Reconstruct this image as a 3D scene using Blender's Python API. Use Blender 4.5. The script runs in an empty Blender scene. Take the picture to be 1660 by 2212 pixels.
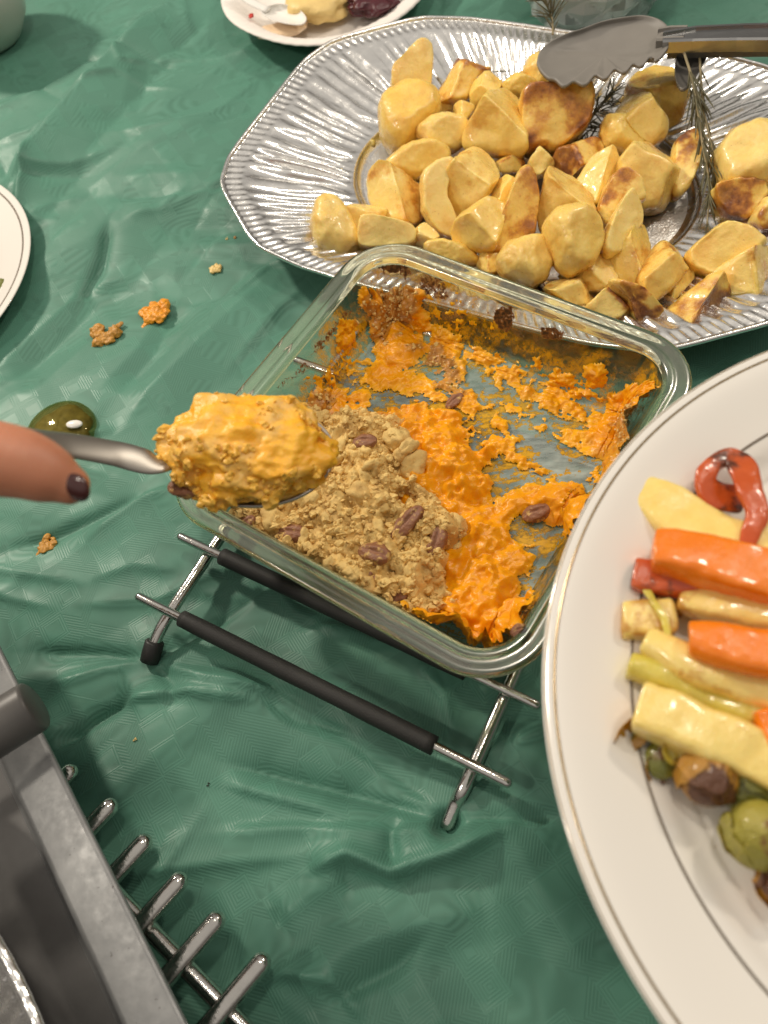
import bpy, bmesh, math, random
import numpy as np
from mathutils import Vector, Matrix
from mathutils.geometry import delaunay_2d_cdt

S = 0.01                      # everything below is measured in centimetres, built in metres
scene = bpy.context.scene
col = scene.collection
random.seed(7)
rng = np.random.default_rng(7)

# ------------------------------------------------------------------ camera
# rows: world x, y, z expressed in camera axes (right, down, forward)
RC = np.array([[0.9911886723, -0.0636937562, -0.1161383713],
               [0.0, -0.8767965830, 0.4808614687],
               [-0.1324576003, -0.4766244408, -0.8690708410]])
CAM = np.array([2.2213, -24.5052, 42.4055])
FPX = 1720.0                  # focal length for a picture 1660 x 2212
cd = bpy.data.cameras.new('camera')
cam = bpy.data.objects.new('camera', cd)
col.objects.link(cam)
mw = np.eye(4)
mw[:3, 0] = RC[:, 0]; mw[:3, 1] = -RC[:, 1]; mw[:3, 2] = -RC[:, 2]; mw[:3, 3] = CAM * S
cam.matrix_world = Matrix(mw.tolist())
cd.sensor_fit = 'VERTICAL'; cd.sensor_height = 36.0; cd.sensor_width = 27.0
cd.lens = 36.0 * FPX / 2212.0
cd.clip_start = 0.01; cd.clip_end = 20
cd.dof.use_dof = True; cd.dof.focus_distance = 0.46; cd.dof.aperture_fstop = 9.0
scene.camera = cam

# ------------------------------------------------------------------ light
w = bpy.data.worlds.new('World'); scene.world = w; w.use_nodes = True
bg = w.node_tree.nodes['Background']
nt = w.node_tree
tc = nt.nodes.new('ShaderNodeTexCoord'); sx = nt.nodes.new('ShaderNodeSeparateXYZ'); cr = nt.nodes.new('ShaderNodeValToRGB')
nt.links.new(tc.outputs['Generated'], sx.inputs[0]); nt.links.new(sx.outputs['Z'], cr.inputs[0]); nt.links.new(cr.outputs[0], bg.inputs[0])
e = cr.color_ramp.elements                     # dim room: darker walls, paler ceiling
e[0].position = 0.25; e[0].color = (0.17, 0.15, 0.13, 1); e[1].position = 0.75; e[1].color = (0.84, 0.78, 0.70, 1)
bg.inputs[1].default_value = 0.62

def lamp(name, loc, power, size, colr=(1.0, 0.9, 0.76)):
    l = bpy.data.lights.new(name, 'AREA'); l.shape = 'DISK'; l.size = size * S; l.energy = power; l.color = colr
    o = bpy.data.objects.new(name, l); col.objects.link(o)
    o.location = Vector(loc) * S
    d = Vector((-5, 8, 0)) * S - o.location
    o.rotation_euler = d.to_track_quat('-Z', 'Y').to_euler()
    return o
lamp('ceiling_spot', (-110, 95, 105), 18, 13)
lamp('ceiling_spot', (95, 75, 125), 6.5, 14)
lamp('ceiling_spot', (-95, -30, 105), 3.0, 9)
lamp('ceiling_spot', (20, 30, 175), 6, 14)

vs = scene.view_settings
vs.view_transform = 'Standard'; vs.look = 'None'; vs.exposure = 0.0; vs.gamma = 1.0
scene.render.engine = 'CYCLES'
cy = scene.cycles
cy.use_denoising = True
cy.max_bounces = 12; cy.transparent_max_bounces = 24; cy.transmission_bounces = 12; cy.glossy_bounces = 6
cy.caustics_reflective = False; cy.caustics_refractive = False
cy.sample_clamp_indirect = 4.0

# ------------------------------------------------------------------ measuring helpers
def at(px, py, h):
    d = RC @ np.array([(px - 830) / FPX, (py - 1106) / FPX, 1.0])
    return CAM + (h - CAM[2]) / d[2] * d
def pix(P):
    q = (np.asarray(P) - CAM) @ RC
    return 830 + FPX * q[..., 0] / q[..., 2], 1106 + FPX * q[..., 1] / q[..., 2]
def ppc(p):                   # pixels per centimetre at a point
    return FPX / ((np.asarray(p) - CAM) @ RC)[2]
CR = RC[:, 0]; CU = -RC[:, 1]; CT = -RC[:, 2]     # camera right, up, towards-camera in world axes

def nrm(v):
    v = np.asarray(v, float); return v / np.linalg.norm(v)

# ------------------------------------------------------------------ noise
def _h(i, j, k, s):
    n = (i.astype(np.int64) * 374761393 + j.astype(np.int64) * 668265263 + k.astype(np.int64) * 2147483647 + s * 144269504) & 0xffffffff
    n = ((n ^ (n >> 13)) * 1274126177) & 0xffffffff
    n = ((n ^ (n >> 16)) * 2246822519) & 0xffffffff
    return ((n ^ (n >> 15)) & 0xffffff) / float(0xffffff)
def vn(p, s=0):
    p = np.asarray(p, float)
    f = np.floor(p); t = p - f; t = t * t * (3 - 2 * t); i = f.astype(np.int64)
    x, y, z = i[..., 0], i[..., 1], i[..., 2]
    r = 0
    for a in (0, 1):
        for b in (0, 1):
            for c in (0, 1):
                wgt = (t[..., 0] if a else 1 - t[..., 0]) * (t[..., 1] if b else 1 - t[..., 1]) * (t[..., 2] if c else 1 - t[..., 2])
                r = r + wgt * _h(x + a, y + b, z + c, s)
    return r * 2 - 1
def fbm(p, o=3, s=0):
    a = 1.0; r = 0; p = np.asarray(p, float)
    for i in range(o):
        r = r + a * vn(p * (2.03 ** i), s + i * 17); a *= 0.5
    return r
def p3(x, y, z=0.0):
    x = np.asarray(x, float); y = np.asarray(y, float)
    return np.stack([x, y, np.full_like(x, z) if np.isscalar(z) else z], -1)

# ------------------------------------------------------------------ mesh helpers
def make(name, V, F, mat, parent=None, smooth=True, attrs=None, origin=None):
    V = np.asarray(V, float)
    if parent is not None and parent.type == 'EMPTY': origin = np.array(parent.location) / S
    elif parent is not None: origin = np.array(parent['org'])
    if origin is None: origin = np.array([(V[:, 0].min() + V[:, 0].max()) / 2, (V[:, 1].min() + V[:, 1].max()) / 2, V[:, 2].min()])
    origin = np.asarray(origin, float)
    me = bpy.data.meshes.new(name)
    me.from_pydata(((V - origin) * S).tolist(), [], [list(map(int, f)) for f in F])
    if smooth: me.polygons.foreach_set('use_smooth', [True] * len(me.polygons))
    if attrs:
        for k, a in attrs.items():
            at_ = me.attributes.new(k, 'FLOAT', 'POINT'); at_.data.foreach_set('value', np.asarray(a, np.float32))
    me.materials.append(mat); me.update()
    o = bpy.data.objects.new(name, me); col.objects.link(o)
    if parent is not None:
        o.parent = parent
        if parent.type != 'EMPTY': pass
    else:
        o.location = Vector(origin) * S
    o['org'] = [float(v) for v in origin]
    return o
def clean():
    for o in bpy.data.objects:
        if 'org' in o: del o['org']
def thing(name, label, cat, loc, group=None):
    o = bpy.data.objects.new(name, None); col.objects.link(o); o.location = Vector(loc) * S
    o.empty_display_size = 0.01
    return tag(o, label, cat, group)
def tag(o, label, cat=None, group=None, kind=None):
    o['label'] = label
    if cat: o['category'] = cat
    if group: o['group'] = group
    if kind: o['kind'] = kind
    return o
def grid_faces(n, m, wrap_m=False):
    a = np.arange(n * m).reshape(n, m)
    if wrap_m: b = np.concatenate([a, a[:, :1]], 1)
    else: b = a
    return np.stack([b[:-1, :-1], b[:-1, 1:], b[1:, 1:], b[1:, :-1]], -1).reshape(-1, 4)
def rings(R_, cap0=False, cap1=False):
    """loft a list of closed rings (each m x 3)"""
    R_ = np.asarray(R_); n, m, _ = R_.shape
    F = grid_faces(n, m, True).tolist(); V = R_.reshape(-1, 3)
    if cap0:
        V = np.vstack([V, R_[0].mean(0)]); c = len(V) - 1
        F += [[c, (j + 1) % m, j] for j in range(m)]
    if cap1:
        V = np.vstack([V, R_[-1].mean(0)]); c = len(V) - 1; b = (n - 1) * m
        F += [[c, b + j, b + (j + 1) % m] for j in range(m)]
    return V, F
def smooth_path(P, n):
    P = np.asarray(P, float)
    Q = np.vstack([2 * P[0] - P[1], P, 2 * P[-1] - P[-2]])
    out = []
    k = len(P) - 1
    for t in np.linspace(0, k, n):
        i = min(int(t), k - 1); u = t - i
        a, b, c, d = Q[i], Q[i + 1], Q[i + 2], Q[i + 3]
        out.append(0.5 * ((2 * b) + (c - a) * u + (2 * a - 5 * b + 4 * c - d) * u * u + (3 * b - a - 3 * c + d) * u ** 3))
    return np.array(out)
def tube(P, rad, m=12, up=(0, 0, 1), flat=1.0, caps=True, roundcap=False):
    P = np.asarray(P, float); n = len(P)
    rad = np.full(n, rad) if np.isscalar(rad) else np.asarray(rad, float)
    if roundcap:
        t0 = nrm(P[0] - P[1]); t1 = nrm(P[-1] - P[-2]); pre = []; prer = []; post = []; postr = []
        for a in (80, 50, 25):
            c, s_ = math.cos(math.radians(a)), math.sin(math.radians(a))
            pre.append(P[0] + t0 * rad[0] * s_); prer.append(rad[0] * c)
            post.append(P[-1] + t1 * rad[-1] * s_); postr.append(rad[-1] * c)
        P = np.vstack([pre, P, post[::-1]]); rad = np.concatenate([prer, rad, postr[::-1]]); n = len(P)
    T = np.gradient(P, axis=0)
    R_ = []
    ang = np.linspace(0, 2 * np.pi, m, endpoint=False)
    for i in range(n):
        t = nrm(T[i]); s_ = np.cross(t, up)
        if np.linalg.norm(s_) < 1e-4: s_ = np.cross(t, (1, 0, 0))
        s_ = nrm(s_); u = np.cross(s_, t)
        R_.append(P[i] + rad[i] * (np.cos(ang)[:, None] * s_ + flat * np.sin(ang)[:, None] * u))
    return rings(R_, caps, caps)
def merge(parts):
    V = []; F = []; o = 0
    for v, f in parts:
        V.append(v); F += [[i + o for i in q] for q in f]; o += len(v)
    return np.vstack(V), F
def lathe(prof, center, n=96, disp=None):
    """prof: list of (r, z)"""
    a = np.linspace(0, 2 * np.pi, n, endpoint=False)
    R_ = []
    for r, z in prof:
        R_.append(np.stack([center[0] + r * np.cos(a), center[1] + r * np.sin(a), np.full(n, center[2] + z)], -1))
    return rings(R_)
_ico = {}
def ico(sub):
    if sub not in _ico:
        bm = bmesh.new(); bmesh.ops.create_icosphere(bm, subdivisions=sub, radius=1.0)
        _ico[sub] = (np.array([v.co[:] for v in bm.verts]), [[v.index for v in f.verts] for f in bm.faces]); bm.free()
    return _ico[sub]

# ------------------------------------------------------------------ materials
class NT:
    def __init__(s, name):
        s.m = bpy.data.materials.new(name); s.m.use_nodes = True; s.t = s.m.node_tree; s.t.nodes.clear()
        s.out = s.n('ShaderNodeOutputMaterial')
    def n(s, typ, **k):
        x = s.t.nodes.new(typ)
        for a, v in k.items():
            if a.startswith('i_'): s.set(x, a[2:], v)
            else: setattr(x, a, v)
        return x
    def set(s, x, key, v):
        key = int(key) if key.isdigit() else key.replace('_', ' ')
        inp = x.inputs[key]
        if hasattr(v, 'is_linked') or isinstance(v, bpy.types.NodeSocket): s.t.links.new(v, inp)
        else:
            if isinstance(v, (tuple, list)) and len(v) == 3 and inp.type == 'RGBA': v = (*v, 1)
            inp.default_value = v
    def coord(s, which='Object', scale=100.0, rot=(0, 0, 0)):
        tc = s.n('ShaderNodeTexCoord')
        mp = s.n('ShaderNodeMapping'); s.t.links.new(tc.outputs[which], mp.inputs[0])
        sc = (scale,) * 3 if np.isscalar(scale) else scale
        mp.inputs['Scale'].default_value = sc; mp.inputs['Rotation'].default_value = rot
        return mp.outputs[0]
    def noise(s, vec, scale, detail=3.0, rough=0.55, dist=0.0, w=None):
        x = s.n('ShaderNodeTexNoise', i_Scale=scale, i_Detail=detail, i_Roughness=rough, i_Distortion=dist)
        s.t.links.new(vec, x.inputs['Vector']); return x.outputs[0]
    def ramp(s, fac, stops, interp='LINEAR'):
        x = s.n('ShaderNodeValToRGB'); x.color_ramp.interpolation = interp
        e = x.color_ramp.elements
        while len(e) < len(stops): e.new(0.5)
        for el, (p, c) in zip(e, stops):
            el.position = p
            el.color = (*c, 1) if isinstance(c, (tuple, list)) else (c, c, c, 1)
        s.t.links.new(fac, x.inputs[0]); return x.outputs[0]
    def math(s, op, a, b=0.0, clamp=False):
        x = s.n('ShaderNodeMath', operation=op, use_clamp=clamp)
        s.set(x, '0', a); s.set(x, '1', b); return x.outputs[0]
    def mix(s, fac, a, b, mode='MIX'):
        x = s.n('ShaderNodeMix', data_type='RGBA', blend_type=mode)
        s.set(x, '0', fac); s.set(x, '6', a); s.set(x, '7', b); return x.outputs[2]
    def attr(s, name):
        return s.n('ShaderNodeAttribute', attribute_name=name).outputs['Fac']
    def bump(s, h, strength=0.3, dist=0.001, normal=None):
        x = s.n('ShaderNodeBump', i_Strength=strength, i_Distance=dist, i_Height=h)
        if normal: s.t.links.new(normal, x.inputs['Normal'])
        return x.outputs[0]
    def pbsdf(s, **k):
        x = s.n('ShaderNodeBsdfPrincipled')
        for a, v in k.items(): s.set(x, a, v)
        return x.outputs[0]
    def done(s, sh):
        s.t.links.new(sh, s.out.inputs[0]); return s.m
def simple(name, colr, rough=0.5, metal=0.0, var=0.0, vscale=2.0, bump=0.0, bscale=8.0, **k):
    t = NT(name); c = t.coord()
    base = colr
    if var: base = t.mix(t.noise(c, vscale, 4), tuple(x * (1 - var) for x in colr), tuple(min(1, x * (1 + var)) for x in colr))
    kw = dict(Base_Color=base, Roughness=rough, Metallic=metal); kw.update(k)
    if bump: kw['Normal'] = t.bump(t.noise(c, bscale, 4), bump, 0.001)
    return t.done(t.pbsdf(**kw))
M = {}
def mat_cloth():
    t = NT('damask_cloth'); c = t.coord(rot=(0, 0, 0.22)); c2 = t.coord(rot=(0, 0, 0.22 + math.pi / 4))
    def vor(vec, scale, rnd):
        v = t.n('ShaderNodeTexVoronoi', distance='CHEBYCHEV', feature='F1', i_Scale=scale, i_Randomness=rnd); t.t.links.new(vec, v.inputs['Vector'])
        s = t.n('ShaderNodeSeparateColor'); t.t.links.new(v.outputs['Color'], s.inputs[0]); return v.outputs['Distance'], s.outputs
    d1, k1 = vor(c, 0.26, 0.6); d2, k2 = vor(c2, 0.62, 0.12)
    l1 = t.math('SINE', t.math('MULTIPLY', d1, 2 * math.pi / 0.16 / 0.26 * 0.26 * 4.0)); l2 = t.math('SINE', t.math('MULTIPLY', d2, 2 * math.pi / 0.16 * 1.7))
    patch = t.math('GREATER_THAN', k2[0], 0.66); patch1 = t.math('GREATER_THAN', k1[1], 0.5)
    ln = t.math('ADD', t.math('MULTIPLY', l1, t.math('SUBTRACT', 1.0, patch)), t.math('MULTIPLY', l2, patch))
    colr = t.mix(t.math('MULTIPLY', t.math('ADD', ln, 1.0), 0.5), (0.070, 0.182, 0.132), (0.092, 0.230, 0.172))
    colr = t.mix(t.math('MULTIPLY', patch, 0.24), colr, (0.115, 0.300, 0.220))
    colr = t.mix(t.math('MULTIPLY', patch1, 0.14), colr, (0.046, 0.165, 0.108))
    colr = t.mix(t.math('MULTIPLY', t.noise(c, 0.12, 3), 0.35), colr, (0.105, 0.270, 0.195))
    stain = t.ramp(t.noise(c, 0.35, 3), [(0.66, 0.0), (0.70, 1.0)])
    colr = t.mix(t.math('MULTIPLY', stain, 0.25), colr, (0.03, 0.10, 0.065))
    nr = t.bump(ln, 0.15, 0.0003)
    return t.done(t.pbsdf(Base_Color=colr, Roughness=t.math('ADD', 0.52, t.math('MULTIPLY', patch, -0.10)), Specular_IOR_Level=0.32, Normal=nr, Sheen_Weight=0.12, Sheen_Roughness=0.4, Sheen_Tint=(0.7, 0.9, 0.82)))
def mat_foil():
    t = NT('foil'); c = t.coord()
    n1 = t.noise(c, 0.8, 5, 0.6); n2 = t.noise(c, 9, 3)
    nr = t.bump(n1, 0.22, 0.003); nr = t.bump(n2, 0.12, 0.0006, nr)
    r = t.ramp(t.noise(c, 1.5, 4), [(0.3, 0.17), (0.7, 0.30)])
    colr = t.mix(t.noise(c, 0.5, 4), (0.90, 0.89, 0.87), (0.96, 0.945, 0.92))
    return t.done(t.pbsdf(Base_Color=colr, Roughness=r, Metallic=1.0, Normal=nr))
def mat_potato():
    t = NT('roast_potato'); c = t.coord()
    a = t.attr('crust')
    oi = t.n('ShaderNodeObjectInfo').outputs['Random']
    base = t.mix(t.noise(c, 1.3, 4), (0.84, 0.53, 0.085), (0.93, 0.69, 0.20))
    base = t.mix(oi, base, t.mix(0.5, base, (0.95, 0.79, 0.34)))
    nz = t.noise(c, 2.6, 6, 0.65)
    k = t.math('ADD', a, t.math('MULTIPLY', t.math('SUBTRACT', nz, 0.5), 0.9))
    cr = t.ramp(k, [(0.18, (0.80, 0.52, 0.12)), (0.45, (0.70, 0.36, 0.06)), (0.72, (0.46, 0.18, 0.035)), (1.0, (0.20, 0.065, 0.02))])
    colr = t.mix(t.ramp(k, [(0.12, 0.0), (0.5, 1.0)]), base, cr)
    sp = t.ramp(t.noise(c, 5, 2), [(0.70, 0.0), (0.74, 1.0)])
    colr = t.mix(t.math('MULTIPLY', sp, 0.6), colr, (0.42, 0.23, 0.05))
    warm = t.ramp(t.noise(c, 0.55, 3), [(0.45, 0.0), (0.7, 1.0)])
    colr = t.mix(t.math('MULTIPLY', warm, 0.55), colr, (0.74, 0.36, 0.04))
    nr = t.bump(t.noise(c, 2.2, 5, 0.6), 0.18, 0.004); nr = t.bump(t.noise(c, 14, 4, 0.65), 0.22, 0.0012, nr)
    rr = t.ramp(t.noise(c, 2, 3), [(0.35, 0.20), (0.7, 0.42)])
    return t.done(t.pbsdf(Base_Color=colr, Roughness=rr, Specular_IOR_Level=0.5, Normal=nr, Coat_Weight=0.25, Coat_Roughness=0.12, Subsurface_Weight=0.30, Subsurface_Radius=(0.008, 0.005, 0.0015), Subsurface_Scale=1.0))
def mat_mash():
    t = NT('squash_mash'); c = t.coord()
    tn = t.attr('tan')
    base = t.mix(t.noise(c, 2.5, 5, 0.6), (0.76, 0.255, 0.002), (0.90, 0.42, 0.006))
    base = t.mix(t.ramp(t.attr('thin'), [(0.0, 1.0), (1.0, 0.0)]), base, (0.84, 0.44, 0.008))
    br = t.mix(t.noise(c, 3, 4), (0.34, 0.13, 0.022), (0.58, 0.29, 0.065))
    colr = t.mix(tn, base, br)
    nr = t.bump(t.noise(c, 4, 3, 0.55), 0.22, 0.002)
    return t.done(t.pbsdf(Base_Color=colr, Roughness=0.33, Specular_IOR_Level=0.42, Normal=nr, Subsurface_Weight=0.10, Subsurface_Radius=(0.006, 0.003, 0.0006), Subsurface_Scale=1.0))
def mat_crumble():
    t = NT('crumble'); c = t.coord()
    base = t.mix(t.noise(c, 2.2, 5, 0.6), (0.68, 0.43, 0.13), (0.88, 0.65, 0.26))
    k = t.ramp(t.noise(c, 1.0, 3), [(0.52, 0.0), (0.68, 1.0)])
    base = t.mix(t.math('MULTIPLY', k, 0.5), base, (0.50, 0.27, 0.08))
    nr = t.bump(t.noise(c, 7, 6, 0.7), 0.5, 0.002)
    return t.done(t.pbsdf(Base_Color=base, Roughness=0.62, Normal=nr, Specular_IOR_Level=0.35))
def mat_glass_thin(name, tint, rough=0.03, fres=1.5):
    t = NT(name)
    tr = t.n('ShaderNodeBsdfTransparent', i_Color=tint); gl = t.n('ShaderNodeBsdfGlossy', i_Color=(1, 1, 1), i_Roughness=rough)
    lw = t.n('ShaderNodeLayerWeight', i_Blend=0.5)
    fr = t.math('ADD', 0.045, t.math('MULTIPLY', t.math('POWER', lw.outputs['Facing'], 5.0), 0.9))
    mx = t.n('ShaderNodeMixShader'); t.t.links.new(fr, mx.inputs[0]); t.t.links.new(tr.outputs[0], mx.inputs[1]); t.t.links.new(gl.outputs[0], mx.inputs[2])
    return t.done(mx.outputs[0])
def mat_glass(name, tint, rough=0.02, ior=1.47, thin=0.35):
    t = NT(name)
    g = t.n('ShaderNodeBsdfGlass', i_Color=tint, i_Roughness=rough, i_IOR=ior)
    tr = t.n('ShaderNodeBsdfTransparent', i_Color=tint)
    mx = t.n('ShaderNodeMixShader', i_0=thin); t.t.links.new(g.outputs[0], mx.inputs[1]); t.t.links.new(tr.outputs[0], mx.inputs[2])
    return t.done(mx.outputs[0])
def mat_film(name):
    """baked-on stains: attribute 'stain' is where, noise gives the ragged edge"""
    t = NT(name); c = t.coord()
    a = t.attr('stain'); h = t.attr('haze')
    n1 = t.noise(c, 4.0, 8, 0.75, 0.6); n2 = t.noise(c, 5.5, 5, 0.7)
    k = t.math('ADD', a, t.math('MULTIPLY', t.math('SUBTRACT', n1, 0.5), 1.9))
    al = t.ramp(k, [(0.62, 0.0), (0.72, 1.0)])
    dark = t.ramp(t.math('ADD', k, t.math('MULTIPLY', t.math('SUBTRACT', n2, 0.5), 0.8)), [(0.5, (0.42, 0.20, 0.045)), (0.75, (0.20, 0.08, 0.02)), (1.0, (0.035, 0.018, 0.008))])
    d1 = t.pbsdf(Base_Color=dark, Roughness=0.5)
    hz = t.pbsdf(Base_Color=t.mix(t.noise(c, 1.2, 4), (0.46, 0.58, 0.55), (0.66, 0.76, 0.72)), Roughness=0.28)
    st = t.coord(scale=(60, 190, 60), rot=(0, 0, -0.35))
    hn = t.math('MULTIPLY', h, t.ramp(t.noise(st, 1.0, 5, 0.6), [(0.36, 0.45), (0.68, 1.0)]))
    am = t.math('MULTIPLY', t.attr('amber'), t.ramp(t.noise(c, 1.3, 6, 0.7), [(0.35, 0.1), (0.65, 1.0)]))
    hz = t.n('ShaderNodeMixShader', i_0=t.math('GREATER_THAN', am, hn), i_1=hz, i_2=t.pbsdf(Base_Color=(0.56, 0.30, 0.075), Roughness=0.3)).outputs[0]
    hn = t.math('MAXIMUM', hn, am)
    sm = t.math('MULTIPLY', t.attr('smear'), t.ramp(t.math('ADD', t.math('MULTIPLY', t.noise(st, 1.0, 5, 0.65), 0.6), t.math('MULTIPLY', t.noise(c, 2.6, 5, 0.7), 0.4)), [(0.42, 0.0), (0.58, 0.85)]))
    hz = t.n('ShaderNodeMixShader', i_0=t.math('GREATER_THAN', sm, hn), i_1=hz, i_2=t.pbsdf(Base_Color=t.mix(t.noise(c, 2, 4), (0.62, 0.34, 0.008), (0.86, 0.46, 0.012)), Roughness=0.25)).outputs[0]
    hn = t.math('MAXIMUM', hn, sm)
    tr = t.n('ShaderNodeBsdfTransparent')
    m1 = t.n('ShaderNodeMixShader'); t.t.links.new(hn, m1.inputs[0]); t.t.links.new(tr.outputs[0], m1.inputs[1]); t.t.links.new(hz, m1.inputs[2])
    m2 = t.n('ShaderNodeMixShader'); t.t.links.new(al, m2.inputs[0]); t.t.links.new(m1.outputs[0], m2.inputs[1]); t.t.links.new(d1, m2.inputs[2])
    return t.done(m2.outputs[0])
def mat_veg(name, c1, c2, dark=None, amount=0.0, rough=0.3, scale=1.2, sss=0.15, bump=0.11, coat=0.5):
    t = NT(name); c = t.coord()
    base = t.mix(t.noise(c, scale, 5, 0.6), c1, c2)
    if dark:
        a = t.math('ADD', t.attr('crust'), t.math('MULTIPLY', t.math('SUBTRACT', t.noise(c, 1.8, 5, 0.65), 0.5), 1.0))
        base = t.mix(t.ramp(a, [(0.45, 0.0), (0.62, 1.0)]), base, dark)
    nr = t.bump(t.noise(c, 2.0, 5, 0.6), bump * 1.6, 0.004); nr = t.bump(t.noise(c, 9, 4), bump, 0.0012, nr)
    rr = t.ramp(t.noise(c, 2.4, 3), [(0.3, rough * 0.5), (0.7, rough * 1.3)])
    return t.done(t.pbsdf(Base_Color=base, Roughness=rr, Normal=nr, Specular_IOR_Level=0.5, Coat_Weight=coat, Coat_Roughness=0.10, Subsurface_Weight=sss, Subsurface_Radius=(0.006, 0.003, 0.001), Subsurface_Scale=1.0))

M['cloth'] = mat_cloth(); M['foil'] = mat_foil(); M['potato'] = mat_potato(); M['mash'] = mat_mash(); M['crumble'] = mat_crumble()
t_ = NT('foil_floor'); c_ = t_.coord()
M['foil_floor'] = t_.done(t_.pbsdf(Base_Color=t_.mix(t_.noise(c_, 0.4, 4), (0.78, 0.75, 0.70), (0.93, 0.92, 0.90)), Metallic=1.0, Roughness=0.38, Normal=t_.bump(t_.noise(c_, 6, 4), 0.45, 0.0012)))
M['glass_body'] = mat_glass_thin('dish_glass', (0.93, 0.965, 0.93))
t_ = NT('dish_rim_glass'); g_ = t_.n('ShaderNodeBsdfGlass', i_Color=(0.97, 0.98, 0.85), i_Roughness=0.04, i_IOR=1.47); s_ = t_.n('ShaderNodeBsdfGlossy', i_Color=(1, 1, 0.97), i_Roughness=0.22)
M['glass_rim'] = t_.done(t_.n('ShaderNodeMixShader', i_0=0.11, i_1=g_.outputs[0], i_2=s_.outputs[0]).outputs[0])
M['film'] = mat_film('baked_on_film')
M['crystal'] = simple('cut_crystal', (0.88, 0.92, 0.90), 0.05, Transmission_Weight=0.5, IOR=1.5)
M['chrome'] = simple('chrome', (0.62, 0.60, 0.57), 0.14, 1.0, 0.15, 2.0, 0.12, 5.0)
M['steel'] = simple('brushed_steel', (0.36, 0.36, 0.36), 0.25, 1.0, 0.1, 1.0)
M['foam'] = simple('black_foam', (0.016, 0.015, 0.014), 0.62, 0, 0.2, 3.0, 0.25, 12.0)
M['rubber'] = simple('black_rubber', (0.018, 0.017, 0.016), 0.5)
M['silicone'] = simple('grey_silicone', (0.21, 0.195, 0.175), 0.5, 0, 0.12, 0.7)
M['white_china'] = simple('white_china', (0.80, 0.765, 0.71), 0.12, 0, 0.015, 0.2, Coat_Weight=0.5, Coat_Roughness=0.05)
M['gold'] = simple('gold_line', (0.52, 0.40, 0.24), 0.25, 1.0)
M['greyline'] = simple('grey_line', (0.20, 0.165, 0.13), 0.35, 0.4)
M['paper'] = simple('paper_plate', (0.80, 0.75, 0.70), 0.75, 0, 0.03, 1.0, 0.2, 10)
M['plastic'] = simple('white_plastic', (0.82, 0.80, 0.76), 0.25)
M['wood'] = simple('table_wood', (0.22, 0.13, 0.07), 0.5, 0, 0.3, 0.3)

# ================================================================== tablecloth
def poly_dist(X, Y, P):
    d = np.full(X.shape, 1e9); tt = np.zeros(X.shape); sg = np.zeros(X.shape)
    L = np.r_[0, np.cumsum(np.hypot(*np.diff(P, axis=0).T))]
    for i in range(len(P) - 1):
        a, b = P[i], P[i + 1]; ab = b - a; l2 = ab @ ab
        t = np.clip(((X - a[0]) * ab[0] + (Y - a[1]) * ab[1]) / l2, 0, 1)
        ex = X - a[0] - t * ab[0]; ey = Y - a[1] - t * ab[1]; e = np.hypot(ex, ey)
        m = e < d
        d[m] = e[m]; tt[m] = ((L[i] + t * (L[i + 1] - L[i])) / L[-1])[m]; sg[m] = np.sign(ab[0] * ey - ab[1] * ex)[m]
    return d, tt, sg
GX0, GX1, GY0, GY1, GS = -60, 46, -44, 78, 0.18
gx = np.arange(GX0, GX1, GS); gy = np.arange(GY0, GY1, GS)
X, Y = np.meshgrid(gx, gy)
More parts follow.
